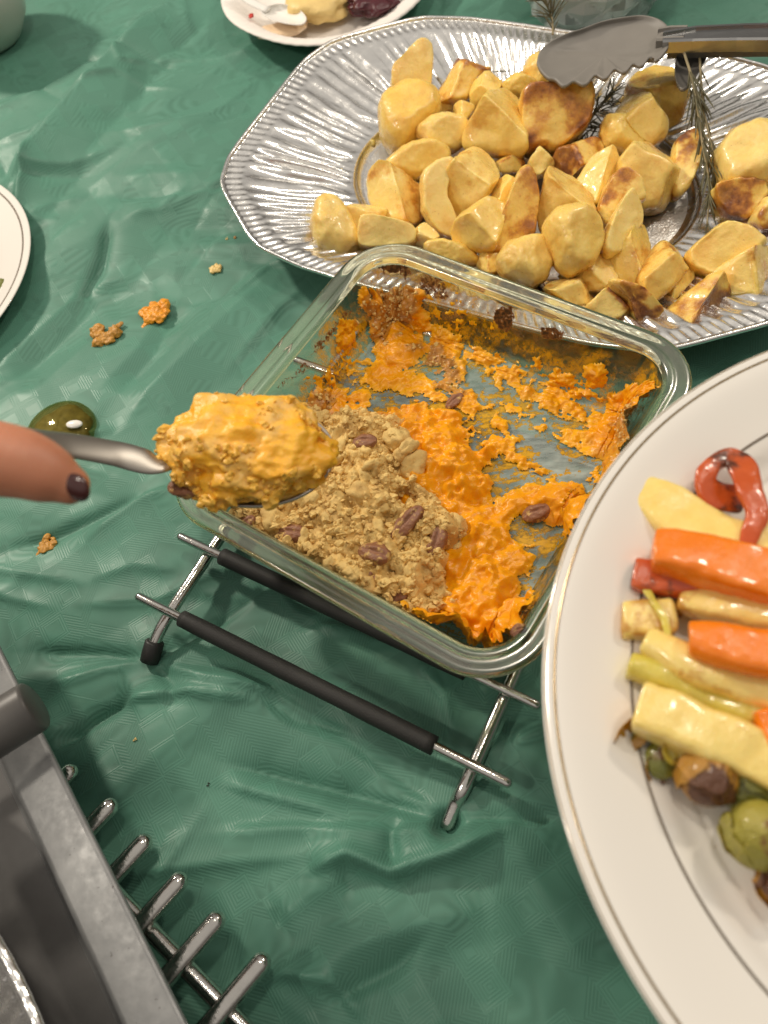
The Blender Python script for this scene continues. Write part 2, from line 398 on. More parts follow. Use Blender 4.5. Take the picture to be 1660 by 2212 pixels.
def facets(spacing, seed, ang, stretch):
    """piecewise flat crumple: random heights on a triangulated scatter"""
    r = np.random.default_rng(seed)
    ca, sa = math.cos(ang), math.sin(ang)
    U = (X * ca + Y * sa) / stretch; V = -X * sa + Y * ca
    u0, u1, v0, v1 = U.min() - spacing, U.max() + spacing, V.min() - spacing, V.max() + spacing
    nu = int((u1 - u0) / spacing) + 1; nv = int((v1 - v0) / spacing) + 1
    pu, pv = np.meshgrid(np.linspace(u0, u1, nu), np.linspace(v0, v1, nv))
    pts = np.c_[pu.ravel(), pv.ravel()] + r.uniform(-0.48, 0.48, (nu * nv, 2)) * spacing
    hh = r.uniform(-1, 1, len(pts))
    vv, _, ff, _, _, _ = delaunay_2d_cdt([Vector(p) for p in pts], [], [], 0, 1e-6)
    vv = np.array([v[:] for v in vv])
    from_h = {tuple(np.round(p, 4)): h for p, h in zip(pts, hh)}
    hz = np.array([from_h.get(tuple(np.round(v, 4)), 0.0) for v in vv])
    out = np.zeros(X.shape)
    ug = U.ravel(); vg = V.ravel(); of = out.ravel()
    # bucket grid points for speed
    cell = spacing
    iu = ((ug - u0) / cell).astype(int); iv = ((vg - v0) / cell).astype(int)
    W_ = int((u1 - u0) / cell) + 3
    key = iv * W_ + iu; order = np.argsort(key, kind='stable'); ks = key[order]
    for f in ff:
        a, b, c = vv[f[0]], vv[f[1]], vv[f[2]]
        det = (b[1] - c[1]) * (a[0] - c[0]) + (c[0] - b[0]) * (a[1] - c[1])
        if abs(det) < 1e-9: continue
        lo = np.minimum(np.minimum(a, b), c); hi = np.maximum(np.maximum(a, b), c)
        c0, c1 = int((lo[0] - u0) / cell), int((hi[0] - u0) / cell)
        idx = []
        for rr in range(int((lo[1] - v0) / cell), int((hi[1] - v0) / cell) + 1):
            s0 = np.searchsorted(ks, rr * W_ + c0); s1 = np.searchsorted(ks, rr * W_ + c1, 'right')
            if s1 > s0: idx.append(order[s0:s1])
        if not idx: continue
        idx = np.concatenate(idx)
        l0 = ((b[1] - c[1]) * (ug[idx] - c[0]) + (c[0] - b[0]) * (vg[idx] - c[1])) / det
        l1 = ((c[1] - a[1]) * (ug[idx] - c[0]) + (a[0] - c[0]) * (vg[idx] - c[1])) / det
        m = (l0 >= -1e-6) & (l1 >= -1e-6) & (l0 + l1 <= 1 + 1e-6)
        of[idx[m]] = l0[m] * hz[f[0]] + l1[m] * hz[f[1]] + (1 - l0 - l1)[m] * hz[f[2]]
    return of.reshape(X.shape)
def blur(Z, n):
    for _ in range(n):
        P = np.pad(Z, 1, mode='edge')
        Z = (P[:-2, 1:-1] + P[2:, 1:-1] + P[1:-1, :-2] + P[1:-1, 2:] + 2 * P[1:-1, 1:-1]) / 6
    return Z
low = np.clip((16 - Y + 0.35 * X) / 26, 0.25, 1.0)
Z = 0.85 * blur(facets(9.5, 3, 0.75, 2.0), 1)
Z += 0.50 * facets(4.6, 5, 0.45, 2.2)
Z += 0.20 * low * facets(2.3, 9, -0.1, 2.2)
# many lesser creases, mostly running one way
rc = np.random.default_rng(12)
for k in range(190):
    cx, cy_ = rc.uniform(-46, 30), rc.uniform(-30, 62)
    a = (0.75 if (cy_ > 8 and rc.random() < 0.75) else -0.05) + rc.normal(0, 0.45)
    ln_ = rc.uniform(2.5, 9.0); hgt = rc.uniform(0.12, 0.50) * (1 if rc.random() < 0.6 else -1); wd_ = rc.uniform(0.35, 1.2) * (1.0 if cy_ < 10 else 1.5)
    bend = rc.normal(0, 0.25)
    P = np.array([(cx - math.cos(a - bend) * ln_, cy_ - math.sin(a - bend) * ln_), (cx, cy_), (cx + math.cos(a + bend) * ln_, cy_ + math.sin(a + bend) * ln_)])
    lo_, hi_ = P.min(0) - 5, P.max(0) + 5
    i0, i1 = np.clip(((lo_[1] - GY0) / GS, (hi_[1] - GY0) / GS), 0, X.shape[0]).astype(int); j0, j1 = np.clip(((lo_[0] - GX0) / GS, (hi_[0] - GX0) / GS), 0, X.shape[1]).astype(int)
    if i1 - i0 < 3 or j1 - j0 < 3: continue
    sx_, sy_ = X[i0:i1, j0:j1], Y[i0:i1, j0:j1]
    d, tt, sg = poly_dist(sx_, sy_, P)
    Z[i0:i1, j0:j1] += hgt * np.exp(-d / np.where(sg > 0, wd_, wd_ * 0.35)) * np.clip(np.sin(np.pi * np.clip(tt, 0.001, 0.999)) * 1.3, 0, 1) * np.exp(-(d / 4.0) ** 2)
# folds seen in the cloth: polyline, height, width (cm), softness
FOLDS = [
 ([(420, -40), (250, 150), (110, 330), (0, 470), (-80, 590)], 1.5, 2.3, 'r'),
 ([(90, 330), (60, 420), (20, 540)], 0.5, 0.6, 's'),
 ([(720, 420), (560, 470), (330, 480)], -0.45, 1.3, 'r'),
 ([(700, 500), (520, 520), (400, 510)], 0.25, 0.9, 'r'),
 ([(480, 250), (320, 330), (180, 420)], 0.35, 1.5, 'r'),
 ([(560, 330), (430, 380), (250, 390)], 0.25, 1.0, 'r'),
 ([(240, 480), (215, 560), (170, 640)], -0.5, 0.8, 's'),
 ([(330, 600), (200, 640), (70, 780), (0, 860)], -0.75, 1.4, 'r'),
 ([(600, 560), (470, 700), (330, 850), (250, 960)], 0.5, 1.6, 'r'),
 ([(380, 640), (330, 760), (250, 860)], -0.45, 1.1, 'r'),
 ([(0, 1020), (160, 1010), (330, 1060)], 0.35, 1.2, 'r'),
 ([(340, 1070), (250, 1100), (120, 1150), (0, 1180)], -0.4, 0.9, 's'),
 ([(430, 1030), (445, 1090), (440, 1150)], 0.55, 0.7, 's'),
 ([(400, 1060), (300, 1090), (180, 1170)], 0.35, 0.8, 's'),
 ([(325, 1425), (220, 1405), (60, 1400)], -0.4, 0.8, 's'),
 ([(325, 1425), (230, 1440), (90, 1480)], 0.35, 0.7, 's'),
 ([(325, 1430), (420, 1380), (500, 1330)], -0.3, 0.5, 's'),
 ([(330, 1430), (450, 1470), (620, 1500)], 0.35, 0.6, 's'),
 ([(335, 1440), (380, 1490), (370, 1540)], -0.3, 0.6, 's'),
 ([(330, 1435), (520, 1450), (700, 1540)], -0.22, 0.6, 's'),
 ([(120, 1620), (200, 1560), (300, 1500)], -0.75, 0.9, 's'),
 ([(240, 1520), (420, 1500), (560, 1520)], 0.45, 0.8, 's'),
 ([(560, 1500), (640, 1560), (760, 1590)], -0.3, 0.6, 's'),
 ([(480, 1650), (640, 1690), (840, 1740), (972, 1785)], -0.55, 0.7, 's'),
 ([(470, 1690), (620, 1730), (760, 1770)], 0.3, 0.6, 's'),
 ([(972, 1785), (1100, 1775), (1230, 1770)], -0.25, 0.5, 's'),
 ([(972, 1790), (860, 1800), (640, 1790), (450, 1800)], 0.3, 0.7, 's'),
 ([(660, 1890), (760, 1850), (850, 1890), (980, 1850), (1100, 1790)], 0.85, 0.9, 's'),
 ([(600, 2000), (680, 1930), (760, 1890)], 0.5, 1.2, 'r'),
 ([(860, 1880), (850, 1800), (880, 1780)], -0.35, 0.6, 's'),
 ([(640, 2130), (760, 2050), (900, 2000), (1060, 1960)], 0.5, 1.2, 'r'),
 ([(700, 2180), (860, 2090), (930, 2020)], -0.4, 0.9, 's'),
 ([(1100, 1790), (1180, 1950), (1280, 2120)], 0.35, 1.1, 'r'),
 ([(560, 2130), (620, 2100), (720, 2120), (800, 2212)], 0.45, 0.7, 's'),
 ([(560, 1230), (640, 1330), (760, 1380)], 0.3, 0.8, 's'),
 ([(640, 1360), (740, 1340), (860, 1390)], -0.3, 0.6, 's'),
 ([(900, 1440), (960, 1510), (980, 1600)], 0.25, 0.7, 's'),
 ([(1100, 1620), (1180, 1590), (1230, 1600)], 0.25, 0.6, 's'),
 ([(700, -30), (600, 60), (480, 150)], 0.5, 1.6, 'r'),
 ([(330, 120), (300, 250), (180, 300)], -0.3, 1.2, 'r'),
]
for pts, H, W_, k in FOLDS:
    P = np.array([at(x, y, 0)[:2] for x, y in pts])
    d, tt, sg = poly_dist(X, Y, P)
    fade = np.clip(np.sin(np.pi * np.clip(tt, 0.03, 0.97)) * 1.6, 0, 1)
    if k == 'r': prof = np.clip(1 - d / (W_ * np.where(sg > 0, 2.0, 1.2)), 0, 1)
    else: prof = np.exp(-d / np.where(sg > 0, W_ * 0.9, W_ * 0.32))
    Z += H * prof * fade * (1.2 if k == 'r' else 1.75)
# pressed flat where heavy things stand
def press(cx, cy, rx, ry, ang=0.0, lvl=0.0):
    global Z
    ca, sa = math.cos(ang), math.sin(ang)
    u = ((X - cx) * ca + (Y - cy) * sa) / rx; v = (-(X - cx) * sa + (Y - cy) * ca) / ry
    r = np.sqrt(u * u + v * v); m = 1 / (1 + np.exp(-(r - 1.25) * (4 if rx < 3 else 10)))
    Z = Z * m + lvl * (1 - m) * 0
Z -= 0.1
for px, py in ((325, 1425), (968, 1785)):
    c = at(px, py, 0); press(c[0], c[1], 0.5, 0.5)
TRC = np.array([6.9, 26.4]); TRA = math.radians(-26)
press(TRC[0], TRC[1], 20, 12, TRA)
press(-45, 22, 10, 10); press(-9, 57.5, 7, 7); press(-43.6, 57, 6, 6)
top_ = np.where((X < -14) & (Y > 18), 3.0, np.where((Y < -9) & (X > -12), 2.0, 1.5))
for _ in range(12): top_ = blur(top_, 1)
Z = np.where(Z > top_ - 0.6, top_ - 0.6 + 0.6 * np.tanh((Z - top_ + 0.6) / 0.6), Z); Z = np.where(Z < -0.6, -0.6 + 0.6 * np.tanh((Z + 0.6) / 0.6), Z)
Z = blur(Z, 1)
V = np.c_[X.ravel(), Y.ravel(), Z.ravel()]
n_, m_ = X.shape
cloth = make('tablecloth', V, grid_faces(n_, m_), M['cloth'], origin=(0, 0, 0))
tag(cloth, 'crumpled dark green damask cloth covering the whole table', 'tablecloth')
table = make('table_top', np.array([(x, y, z) for z in (-4.5, -1.4) for x, y in ((-75, -60), (60, -60), (60, 95), (-75, 95))]),
             [(3, 2, 1, 0), (4, 5, 6, 7), (0, 1, 5, 4), (1, 2, 6, 5), (2, 3, 7, 6), (3, 0, 4, 7)], M['wood'], smooth=False, origin=(0, 0, -4.5))
table['kind'] = 'structure'
def cloth_z(x, y):
    i = int(np.clip((y - GY0) / GS, 0, n_ - 1)); j = int(np.clip((x - GX0) / GS, 0, m_ - 1)); return float(Z[i, j])

# ================================================================== foil platter
def foil_outline(N, hx=23.0, hy=15.3):
    """elongated rounded octagon, half lengths 1 -> (hx, hy)"""
    P = np.array([(-.62, 1), (.62, 1), (1, .56), (1, -.56), (.62, -1), (-.62, -1), (-1, -.56), (-1, .56)], float)
    for _ in range(4):
        Q = np.roll(P, -1, 0); P = np.stack([.86 * P + .14 * Q, .14 * P + .86 * Q], 1).reshape(-1, 2)
    P = P * (hx, hy)
    Q = np.vstack([P, P[:1]]); L = np.r_[0, np.cumsum(np.hypot(*np.diff(Q, axis=0).T))]
    s = np.linspace(0, L[-1], N, endpoint=False)
    return np.c_[np.interp(s, L, Q[:, 0]), np.interp(s, L, Q[:, 1])], s, L[-1]
def foil_platter(name, ctr, ang, hx, hy, rim_z, label, N=1500, floor=(0.60, 0.64)):
    root = thing(name, label, 'foil tray', (ctr[0], ctr[1], 0.15))
    out, s, L = foil_outline(N, hx, hy)
    # floor contour: plain oval
    a = np.arctan2(out[:, 1] / hy, out[:, 0] / hx)
    flo = np.c_[np.cos(a) * hx * floor[0], np.sin(a) * hy * floor[1]]
    ca, sa = math.cos(ang), math.sin(ang)
    def W(p, z): return np.stack([ctr[0] + p[:, 0] * ca - p[:, 1] * sa, ctr[1] + p[:, 0] * sa + p[:, 1] * ca, z], -1)
    n_in = out / np.linalg.norm(out, axis=1)[:, None]
    inner = out - n_in * 1.7                       # where the flange ends
    ph = s / L
    # flutes of uneven pitch: warped sine
    warp = 0.16 * vn(p3(ph * 40, 0 * ph, 1.0), 2)
    fl = lambda k: np.sin(2 * np.pi * (ph * 92 + warp * 4 + k * 0.09 * vn(p3(ph * 90, 0 * ph + k, 0.0), 6)))
    fsharp = lambda k: np.sign(fl(k)) * np.abs(fl(k)) ** 0.6
    ridge = np.sin(2 * np.pi * ph * 184)
    RR = []; 
    def add(p, z): RR.append(W(p, z + 0 * s))
    for aa in range(-60, 211, 30):                # rolled bead
        r = math.radians(aa); add(out + n_in * 0.17 * (math.cos(r) - 0.6), rim_z - 0.05 + 0.17 * math.sin(r))
    for k in np.linspace(0.15, 1, 8):
        add(out - n_in * (0.25 + 1.45 * k), rim_z - 0.10 - 0.12 * k + 0.06 * ridge * math.sin(math.pi * k))
    nw = 34
    for i in range(1, nw + 1):
        k = i / nw
        p = inner * (1 - k) + flo * k
        z = (rim_z - 0.22) * (1 - k) ** 1.15 + 0.75 * k - 0.0
        amp = 0.26 * math.sin(math.pi * min(1, k * 1.06)) ** 0.6 * (0.65 + 0.5 * vn(p3(ph * 60, 0 * ph + 3, 0.0), 8))
        wob = 0.05 * vn(p3(ph * 260, 0 * ph + k * 7, 0.0), 11)
        add(p, z + amp * fsharp(k * 3) + wob * math.sin(math.pi * k))
    for p_, z in ((1.0, 0.62), (0.985, 0.42), (0.97, 0.30), (0.95, 0.26)):
        add(flo * p_, z)
    wall_n = len(RR)
    V1, F1 = rings(RR)
    make('fluted_rim', V1, F1, M['foil'], root)
    RF = []
    for p_ in np.linspace(0.95, 0.02, 40):
        q = flo * p_
        z = 0.26 + 0.03 * vn(p3(q[:, 0] / 1.1, q[:, 1] / 1.1, 3.0), 4) * (p_ < 0.93) + 0.10 * (p_ < 0.9) * 0
        RF.append(W(q, z + 0 * s))
    V2, F2 = rings(np.array(RF)[:, ::3], False, True)
    make('tray_floor', V2, F2, M['foil_floor'], root)
    return root
tray = foil_platter('foil_platter', TRC, TRA, 21.9, 15.2, 2.9, 'large silver foil platter with fluted rim holding roast potatoes')

# ================================================================== trivet
tr_z_leg, tr_z_rod = 1.35, 2.02
trivet = thing('trivet', 'chrome wire trivet with black foam sleeves under the glass dish', 'trivet', at(640, 1400, 0))
def rod(parent, name, P, r, mat, m=14, cap=True):
    V_, F_ = tube(P, r, m, roundcap=cap); return make(name, V_, F_, mat, parent)
A0, A1 = at(392, 1160, tr_z_rod), at(1158, 1522, tr_z_rod)
B0, B1 = at(302, 1290, tr_z_rod), at(1095, 1690, tr_z_rod)
step = ((A0 - B0) + (A1 - B1)) / 2
def lerp(a, b, t): return a + (b - a) * t
for i, (p, q) in enumerate(((B0, B1), (A0, A1), (A0 + step * 2.4, A1 + step * 2.4), (A0 + step * 3.4, A1 + step * 3.4))):
    r_ = rod(trivet, 'rod', np.array([lerp(p, q, t) for t in np.linspace(0, 1, 12)]), 0.27, M['chrome'])
    a_, b_ = (0.135, 0.83)
    path = np.array([lerp(p, q, t) for t in np.linspace(a_, b_, 40)])
    rad = 0.50 + 0.018 * np.array([vn(p3(np.array([t * 9.0]), np.array([i * 3.0])), 2)[0] for t in np.linspace(0, 1, 40)])
    V_, F_ = tube(path, rad, 18, roundcap=False)
    make('foam_sleeve', V_, F_, M['foam'], r_)
LL = [at(326, 1418, 0.35), at(340, 1375, 1.0), at(372, 1318, tr_z_leg), at(470, 1170, tr_z_leg)]
d_ = nrm(LL[3] - LL[2]); far = LL[3] + d_ * 17
LP = np.vstack([smooth_path(LL, 26), [far, far + d_ * 1.5 + np.array([0, 0, -0.5]), far + d_ * 2 + np.array([0, 0, -1.0])]])
lb_ = rod(trivet, 'leg_bar', LP, 0.36, M['chrome'])
c0 = LP[0]; tdir = nrm(LP[4] - LP[0])
V_, F_ = tube(np.array([c0 - tdir * 0.35, c0 - tdir * 0.3, c0, c0 + tdir * 0.9, c0 + tdir * 1.0]), [0.42, 0.54, 0.56, 0.56, 0.45], 18)
make('rubber_foot', V_, F_, M['rubber'], lb_)
RL = [at(968, 1778, 0.36), at(985, 1735, 0.75), at(1012, 1680, tr_z_leg), at(1092, 1500, tr_z_leg)]
d_ = nrm(RL[3] - RL[2]); far = RL[3] + d_ * 17
rod(trivet, 'leg_bar', np.vstack([smooth_path(RL, 26), [far, far + d_ * 1.5 + np.array([0, 0, -0.5]), far + d_ * 2 + np.array([0, 0, -1.0])]]), 0.36, M['chrome'])

# ================================================================== glass baking dish
DC = np.array([0.0, 0.0]); DA = math.radians(-33.1)
CORE = 7.45
dca, dsa = math.cos(DA), math.sin(DA)
def d2w(P):
    P = np.asarray(P, float); return np.stack([DC[0] + P[..., 0] * dca - P[..., 1] * dsa, DC[1] + P[..., 0] * dsa + P[..., 1] * dca, P[..., 2]], -1)
def sq_ring(off, z, nside=20, ncor=20):
    pts = []
    for k in range(4):
        a0 = k * math.pi / 2
        c = np.array([(1, 1), (-1, 1), (-1, -1), (1, -1)][k]) * CORE
        for a in np.linspace(a0, a0 + math.pi / 2, ncor): pts.append((c[0] + max(off, 1e-3) * math.cos(a), c[1] + max(off, 1e-3) * math.sin(a)))
        nx = np.array([(-1, 1), (-1, -1), (1, -1), (1, 1)][k]) * CORE
        a1 = a0 + math.pi / 2; e = np.array([math.cos(a1), math.sin(a1)]) * max(off, 1e-3)
        for t in np.linspace(0, 1, nside + 2)[1:-1]: pts.append(tuple((c + e) * (1 - t) + (nx + e) * t))
    P = np.array(pts); return np.c_[P, np.full(len(P), z)]
DZ = 2.54
dish = thing('glass_baking_dish', 'square clear glass baking dish with smeared orange mash, standing on the trivet', 'baking dish', (0, 0, DZ))
base = sq_ring(0.0, 0)
def inner_scale(ring, f, z): r = ring.copy(); r[:, :2] *= f; r[:, 2] = z; return r
prof_out = [(0.35, DZ), (0.75, DZ + 0.05), (1.10, DZ + 0.22), (1.38, DZ + 0.6), (1.60, DZ + 1.3), (2.42, DZ + 4.15)]
prof_rim = [(2.42, DZ + 4.15), (2.75, DZ + 4.32), (3.20, DZ + 4.40), (3.48, DZ + 4.50), (3.56, DZ + 4.68), (3.48, DZ + 4.84), (3.25, DZ + 4.90), (2.98, DZ + 4.86), (2.76, DZ + 4.86), (2.52, DZ + 4.93), (2.28, DZ + 4.86), (2.10, DZ + 4.55)]
prof_in = [(2.10, DZ + 4.55), (1.98, DZ + 4.1), (1.22, DZ + 1.3), (1.00, DZ + 0.82), (0.70, DZ + 0.58), (0.35, DZ + 0.50)]
f0 = sq_ring(0.35, DZ)
Rb = [inner_scale(f0, f, DZ + 0.0) for f in (0.05, 0.5, 0.9)] + [sq_ring(o, z) for o, z in prof_out]
Ri = [sq_ring(o, z) for o, z in prof_in] + [inner_scale(f0, f, DZ + 0.5) for f in (0.9, 0.5, 0.05)]
V1, F1 = rings(d2w(np.array(Rb)), True); V2, F2 = rings(d2w(np.array(Ri)), False, True)
Vb, Fb = merge([(V1, F1), (V2, F2)])
make('glass_body', Vb, Fb, M['glass_body'], dish)
pr = smooth_path(np.array([(o, z, 0) for o, z in prof_rim]), 40)
V3, F3 = rings(d2w(np.array([sq_ring(o, z) for o, z, _ in pr] + [sq_ring(2.25, DZ + 4.3), sq_ring(*prof_rim[0])])))
make('rim', V3, F3, M['glass_rim'], dish)

# inside of the dish unrolled: (u, v) -> point and normal
PIN = np.array([(0.35, DZ + 0.50), (0.70, DZ + 0.58), (1.00, DZ + 0.82), (1.22, DZ + 1.3), (1.98, DZ + 4.1), (2.10, DZ + 4.55)])
PT = np.r_[0, np.cumsum(np.hypot(*np.diff(PIN, axis=0).T))] + 0.35
def inside(U, V_):
    q = np.stack([np.clip(U, -CORE, CORE), np.clip(V_, -CORE, CORE)], -1)
    dv = np.stack([U, V_], -1) - q; ds = np.linalg.norm(dv, axis=-1)
    dr = dv / np.maximum(ds, 1e-6)[..., None]
    o = np.where(ds < 0.35, ds, np.interp(ds, PT, PIN[:, 0])); z = np.interp(ds, PT, PIN[:, 1])
    e = 0.05
    do = (np.interp(ds + e, PT, PIN[:, 0]) - np.interp(ds - e, PT, PIN[:, 0])); dz = np.interp(ds + e, PT, PIN[:, 1]) - np.interp(ds - e, PT, PIN[:, 1])
    l = np.maximum(np.hypot(do, dz), 1e-6); no = np.where(ds < 0.30, 0, -dz / l); nz = np.where(ds < 0.30, 1, do / l)
    P = np.concatenate([q + dr * o[..., None], z[..., None]], -1)
    N = np.concatenate([dr * no[..., None], nz[..., None]], -1)
    Nw = np.stack([N[..., 0] * dca - N[..., 1] * dsa, N[..., 0] * dsa + N[..., 1] * dca, N[..., 2]], -1)
    return d2w(P), Nw, ds
NU = 380
um = CORE + PT[-1]
uu = np.linspace(-um, um, NU)
UU, VV = np.meshgrid(uu, uu)
IP, IN, IDS = inside(UU, VV)
ok = IDS < PT[-1] - 0.02
PX, PY = pix(IP)
WP = p3(UU, VV)                               # unrolled coordinates, cm
def blob(cx, cy, rx, ry, ang=0.0, warp=0.35, ws=1.0, seed=0):
    """soft-edged patch measured on the photograph and laid on the inside of the dish"""
    a = math.radians(ang); ca, sa = math.cos(a), math.sin(a)
    u = ((PX - cx) * ca + (PY - cy) * sa) / rx; v = (-(PX - cx) * sa + (PY - cy) * ca) / ry
    r = np.sqrt(u * u + v * v) + warp * fbm(WP * ws, 3, seed)
    return np.clip(1 - r, 0, 1)
def surf(name, T, mat, parent, thr, attrs=None, lift=0.012, up=False):
    keep = (T > thr) & ok
    vid = np.full(T.shape, -1)
    fk = keep[:-1, :-1] & keep[:-1, 1:] & keep[1:, 1:] & keep[1:, :-1]
    used = np.zeros(T.shape, bool)
    for a, b in ((slice(0, -1), slice(0, -1)), (slice(0, -1), slice(1, None)), (slice(1, None), slice(1, None)), (slice(1, None), slice(0, -1))): used[a, b] |= fk
    vid[used] = np.arange(used.sum())
    P = IP + (np.array([0, 0, 1.0]) if up else IN) * (np.maximum(T, 0) + lift)[..., None]
    F_ = np.stack([vid[:-1, :-1][fk], vid[:-1, 1:][fk], vid[1:, 1:][fk], vid[1:, :-1][fk]], -1)
    at_ = {k: v[used] for k, v in (attrs or {}).items()}
    return make(name, P[used], F_, mat, parent, True, at_), P

# stains baked onto the walls and the cloudy film left on the floor
stain = np.zeros(UU.shape)
for b in [(850, 570, 60, 30, 15, .9), (830, 550, 40, 22, 30, 1.0), (930, 620, 55, 40, 30, .75), (1085, 685, 50, 34, 10, .9), (1200, 720, 45, 22, 15, .85), (960, 590, 60, 20, 20, .55),
          (740, 690, 60, 14, -52, .62), (690, 745, 60, 12, -50, .66), (650, 800, 50, 12, -45, .62), (610, 830, 40, 14, -40, .55), (790, 620, 60, 14, -58, .5), (880, 640, 80, 40, 20, .5), (1020, 720, 90, 30, 15, .42), (1300, 770, 60, 20, 15, .4),
          (560, 1130, 130, 14, 30, .45), (760, 1270, 160, 12, 31, .5), (920, 1370, 120, 12, 31, .5), (1150, 1395, 30, 14, -30, .8), (1430, 880, 40, 14, -60, .6)]:
    bb = blob(*b[:5], warp=0.3, ws=1.4, seed=21); stain = np.maximum(stain, b[5] * np.clip(bb * 2.2, 0, 1))
wallz = np.clip((IP[..., 2] - DZ - 0.5) / 4.0, 0, 1)
haze = np.where(wallz < 0.1, 0.70, 0.20 * (1 - wallz)) * (0.8 + 0.3 * fbm(WP * 0.35, 3, 31))
# ---- orange mash: thick lumps, thin smears
T = np.zeros(UU.shape)
MASH = [  # cx, cy, rx, ry, angle, thickness
 (930, 1020, 125, 140, 20, 1.6), (880, 950, 130, 66, 0, 1.3), (965, 1105, 90, 60, 10, .9), (1035, 1150, 70, 110, -10, .9), (1020, 1310, 130, 120, -30, 1.3), (1065, 1255, 70, 60, 0, .8), (990, 1220, 60, 60, 0, .9),
 (858, 740, 66, 84, -20, .8), (835, 812, 80, 42, -10, .45), (905, 840, 80, 26, 18, .36), (765, 880, 50, 36, -30, .40), (745, 735, 24, 30, 0, .4), (760, 800, 45, 50, -30, .12),
 (955, 765, 64, 54, 35, .5), (1000, 855, 76, 26, 35, .30), (1045, 770, 110, 18, 25, .18), (1080, 800, 130, 26, 33, .28), (1150, 850, 120, 24, 35, .30), (1220, 830, 110, 26, 30, .28), (1240, 880, 100, 22, 35, .24),
 (1130, 900, 80, 14, 28, .2), (1200, 940, 110, 16, 30, .2), (1290, 810, 36, 30, 20, .4), (1370, 900, 95, 62, -35, 1.0), (1310, 960, 90, 40, 10, .5), (1390, 860, 45, 30, -30, .8),
 (1070, 960, 80, 18, 25, .3), (1110, 990, 70, 16, 30, .28), (1170, 1030, 60, 10, 25, .14), (1090, 930, 40, 16, 50, .25),
 (1110, 1090, 110, 32, -18, .55), (1080, 1120, 90, 26, -30, .5), (1215, 1100, 85, 55, -8, 1.1), (1160, 1060, 60, 18, -10, .25),
 (1020, 1160, 46, 50, 0, .55), (1100, 1210, 70, 44, 0, .55), (1060, 1200, 100, 24, -15, .3), (1165, 1340, 30, 50, 30, .6),
 (1350, 1030, 40, 60, -30, .5), (1290, 1030, 30, 18, 0, .2), (1440, 880, 20, 30, 20, .25), (745, 610 + 100, 26, 20, 0, .3), (1000, 620, 26, 46, -15, .10), (970, 690, 120, 40, 20, .08),
 (700, 900, 60, 70, 0, .6),
]
smear = np.zeros(UU.shape)
for k, b in enumerate(MASH):
    smear = np.maximum(smear, np.clip(blob(b[0], b[1], b[2] * 1.55 + 12, b[3] * 1.55 + 12, b[4], warp=0.4, ws=0.9, seed=140 + k % 5) * 2.2, 0, 1))
amber = np.zeros(UU.shape)
for b in [(850, 625, 110, 80, 15, .85), (960, 640, 120, 60, 20, .75), (1090, 695, 160, 40, 20, .6), (1280, 770, 120, 30, 18, .25), (640, 1180, 220, 24, 31, .55), (880, 1330, 200, 22, 31, .5), (700, 760, 80, 26, -50, .3), (1420, 900, 60, 40, -50, .5)]:
    amber = np.maximum(amber, b[5] * np.clip(blob(*b[:5], warp=0.35, ws=0.8, seed=33) * 2, 0, 1))
o_, _ = surf('baked_on_residue', np.where(ok, 0.02, 0), M['film'], dish, 0.005, {'stain': stain, 'haze': np.clip(haze, 0, 1), 'amber': amber, 'smear': smear}, 0.004)

tanw = np.zeros(UU.shape)
for k, b in enumerate(MASH):
    thin = b[5] < 0.35
    bb = blob(*b[:5], warp=0.62 if thin else 0.30, ws=(1.5 if thin else 0.9), seed=40 + k % 7)
    T = np.maximum(T, b[5] * (bb ** 0.7) * (bb > 0.02))
for b in [(850, 660, 70, 50, 10, .9), (820, 690, 50, 60, 0, .7), (950, 790, 60, 40, 20, .95), (975, 830, 40, 30, 0, .7), (1385, 930, 60, 60, -35, .75), (1330, 980, 60, 40, 0, .4), (880, 910, 70, 24, 0, .35), (690, 870, 45, 40, 0, .8), (1290, 800, 20, 14, 0, .3)]:
    tanw = np.maximum(tanw, b[5] * np.clip(blob(*b[:5], warp=0.5, ws=1.6, seed=60) * 2.5, 0, 1))
T = np.maximum(T, 0.75 * blob(850, 665, 75, 55, 10, 0.4, 1.0, 61) ** 0.6)
T = np.maximum(T, 0.6 * blob(690, 870, 50, 55, 0, 0.4, 1.0, 62) ** 0.6)
thick = T.copy()
lump = fbm(WP * 1.15, 3, 71); fine = fbm(WP * 3.6, 3, 72); streak = fbm(np.stack([(UU * .94 + VV * .34) * 0.5, (-UU * .34 + VV * .94) * 3.2, 0 * UU], -1), 3, 73)
T = T * (1 + 0.24 * lump) + np.clip(T * 1.6, 0, 0.22) * (0.20 * fine + 0.34 * fbm(WP * 1.9, 2, 75))
T = np.where(thick < 0.35, T + 0.07 * streak + 0.05 * fine - 0.02, T)
T = np.where(thick > 0.03, T, 0)
mash, MP = surf('orange_mash', T, M['mash'], None, 0.055, {'tan': np.clip(tanw + 0.25 * tanw * fine, 0, 1), 'thin': np.clip(thick / 0.35, 0, 1)})
tag(mash, 'bright orange mashed squash smeared around inside the glass baking dish', 'mash')

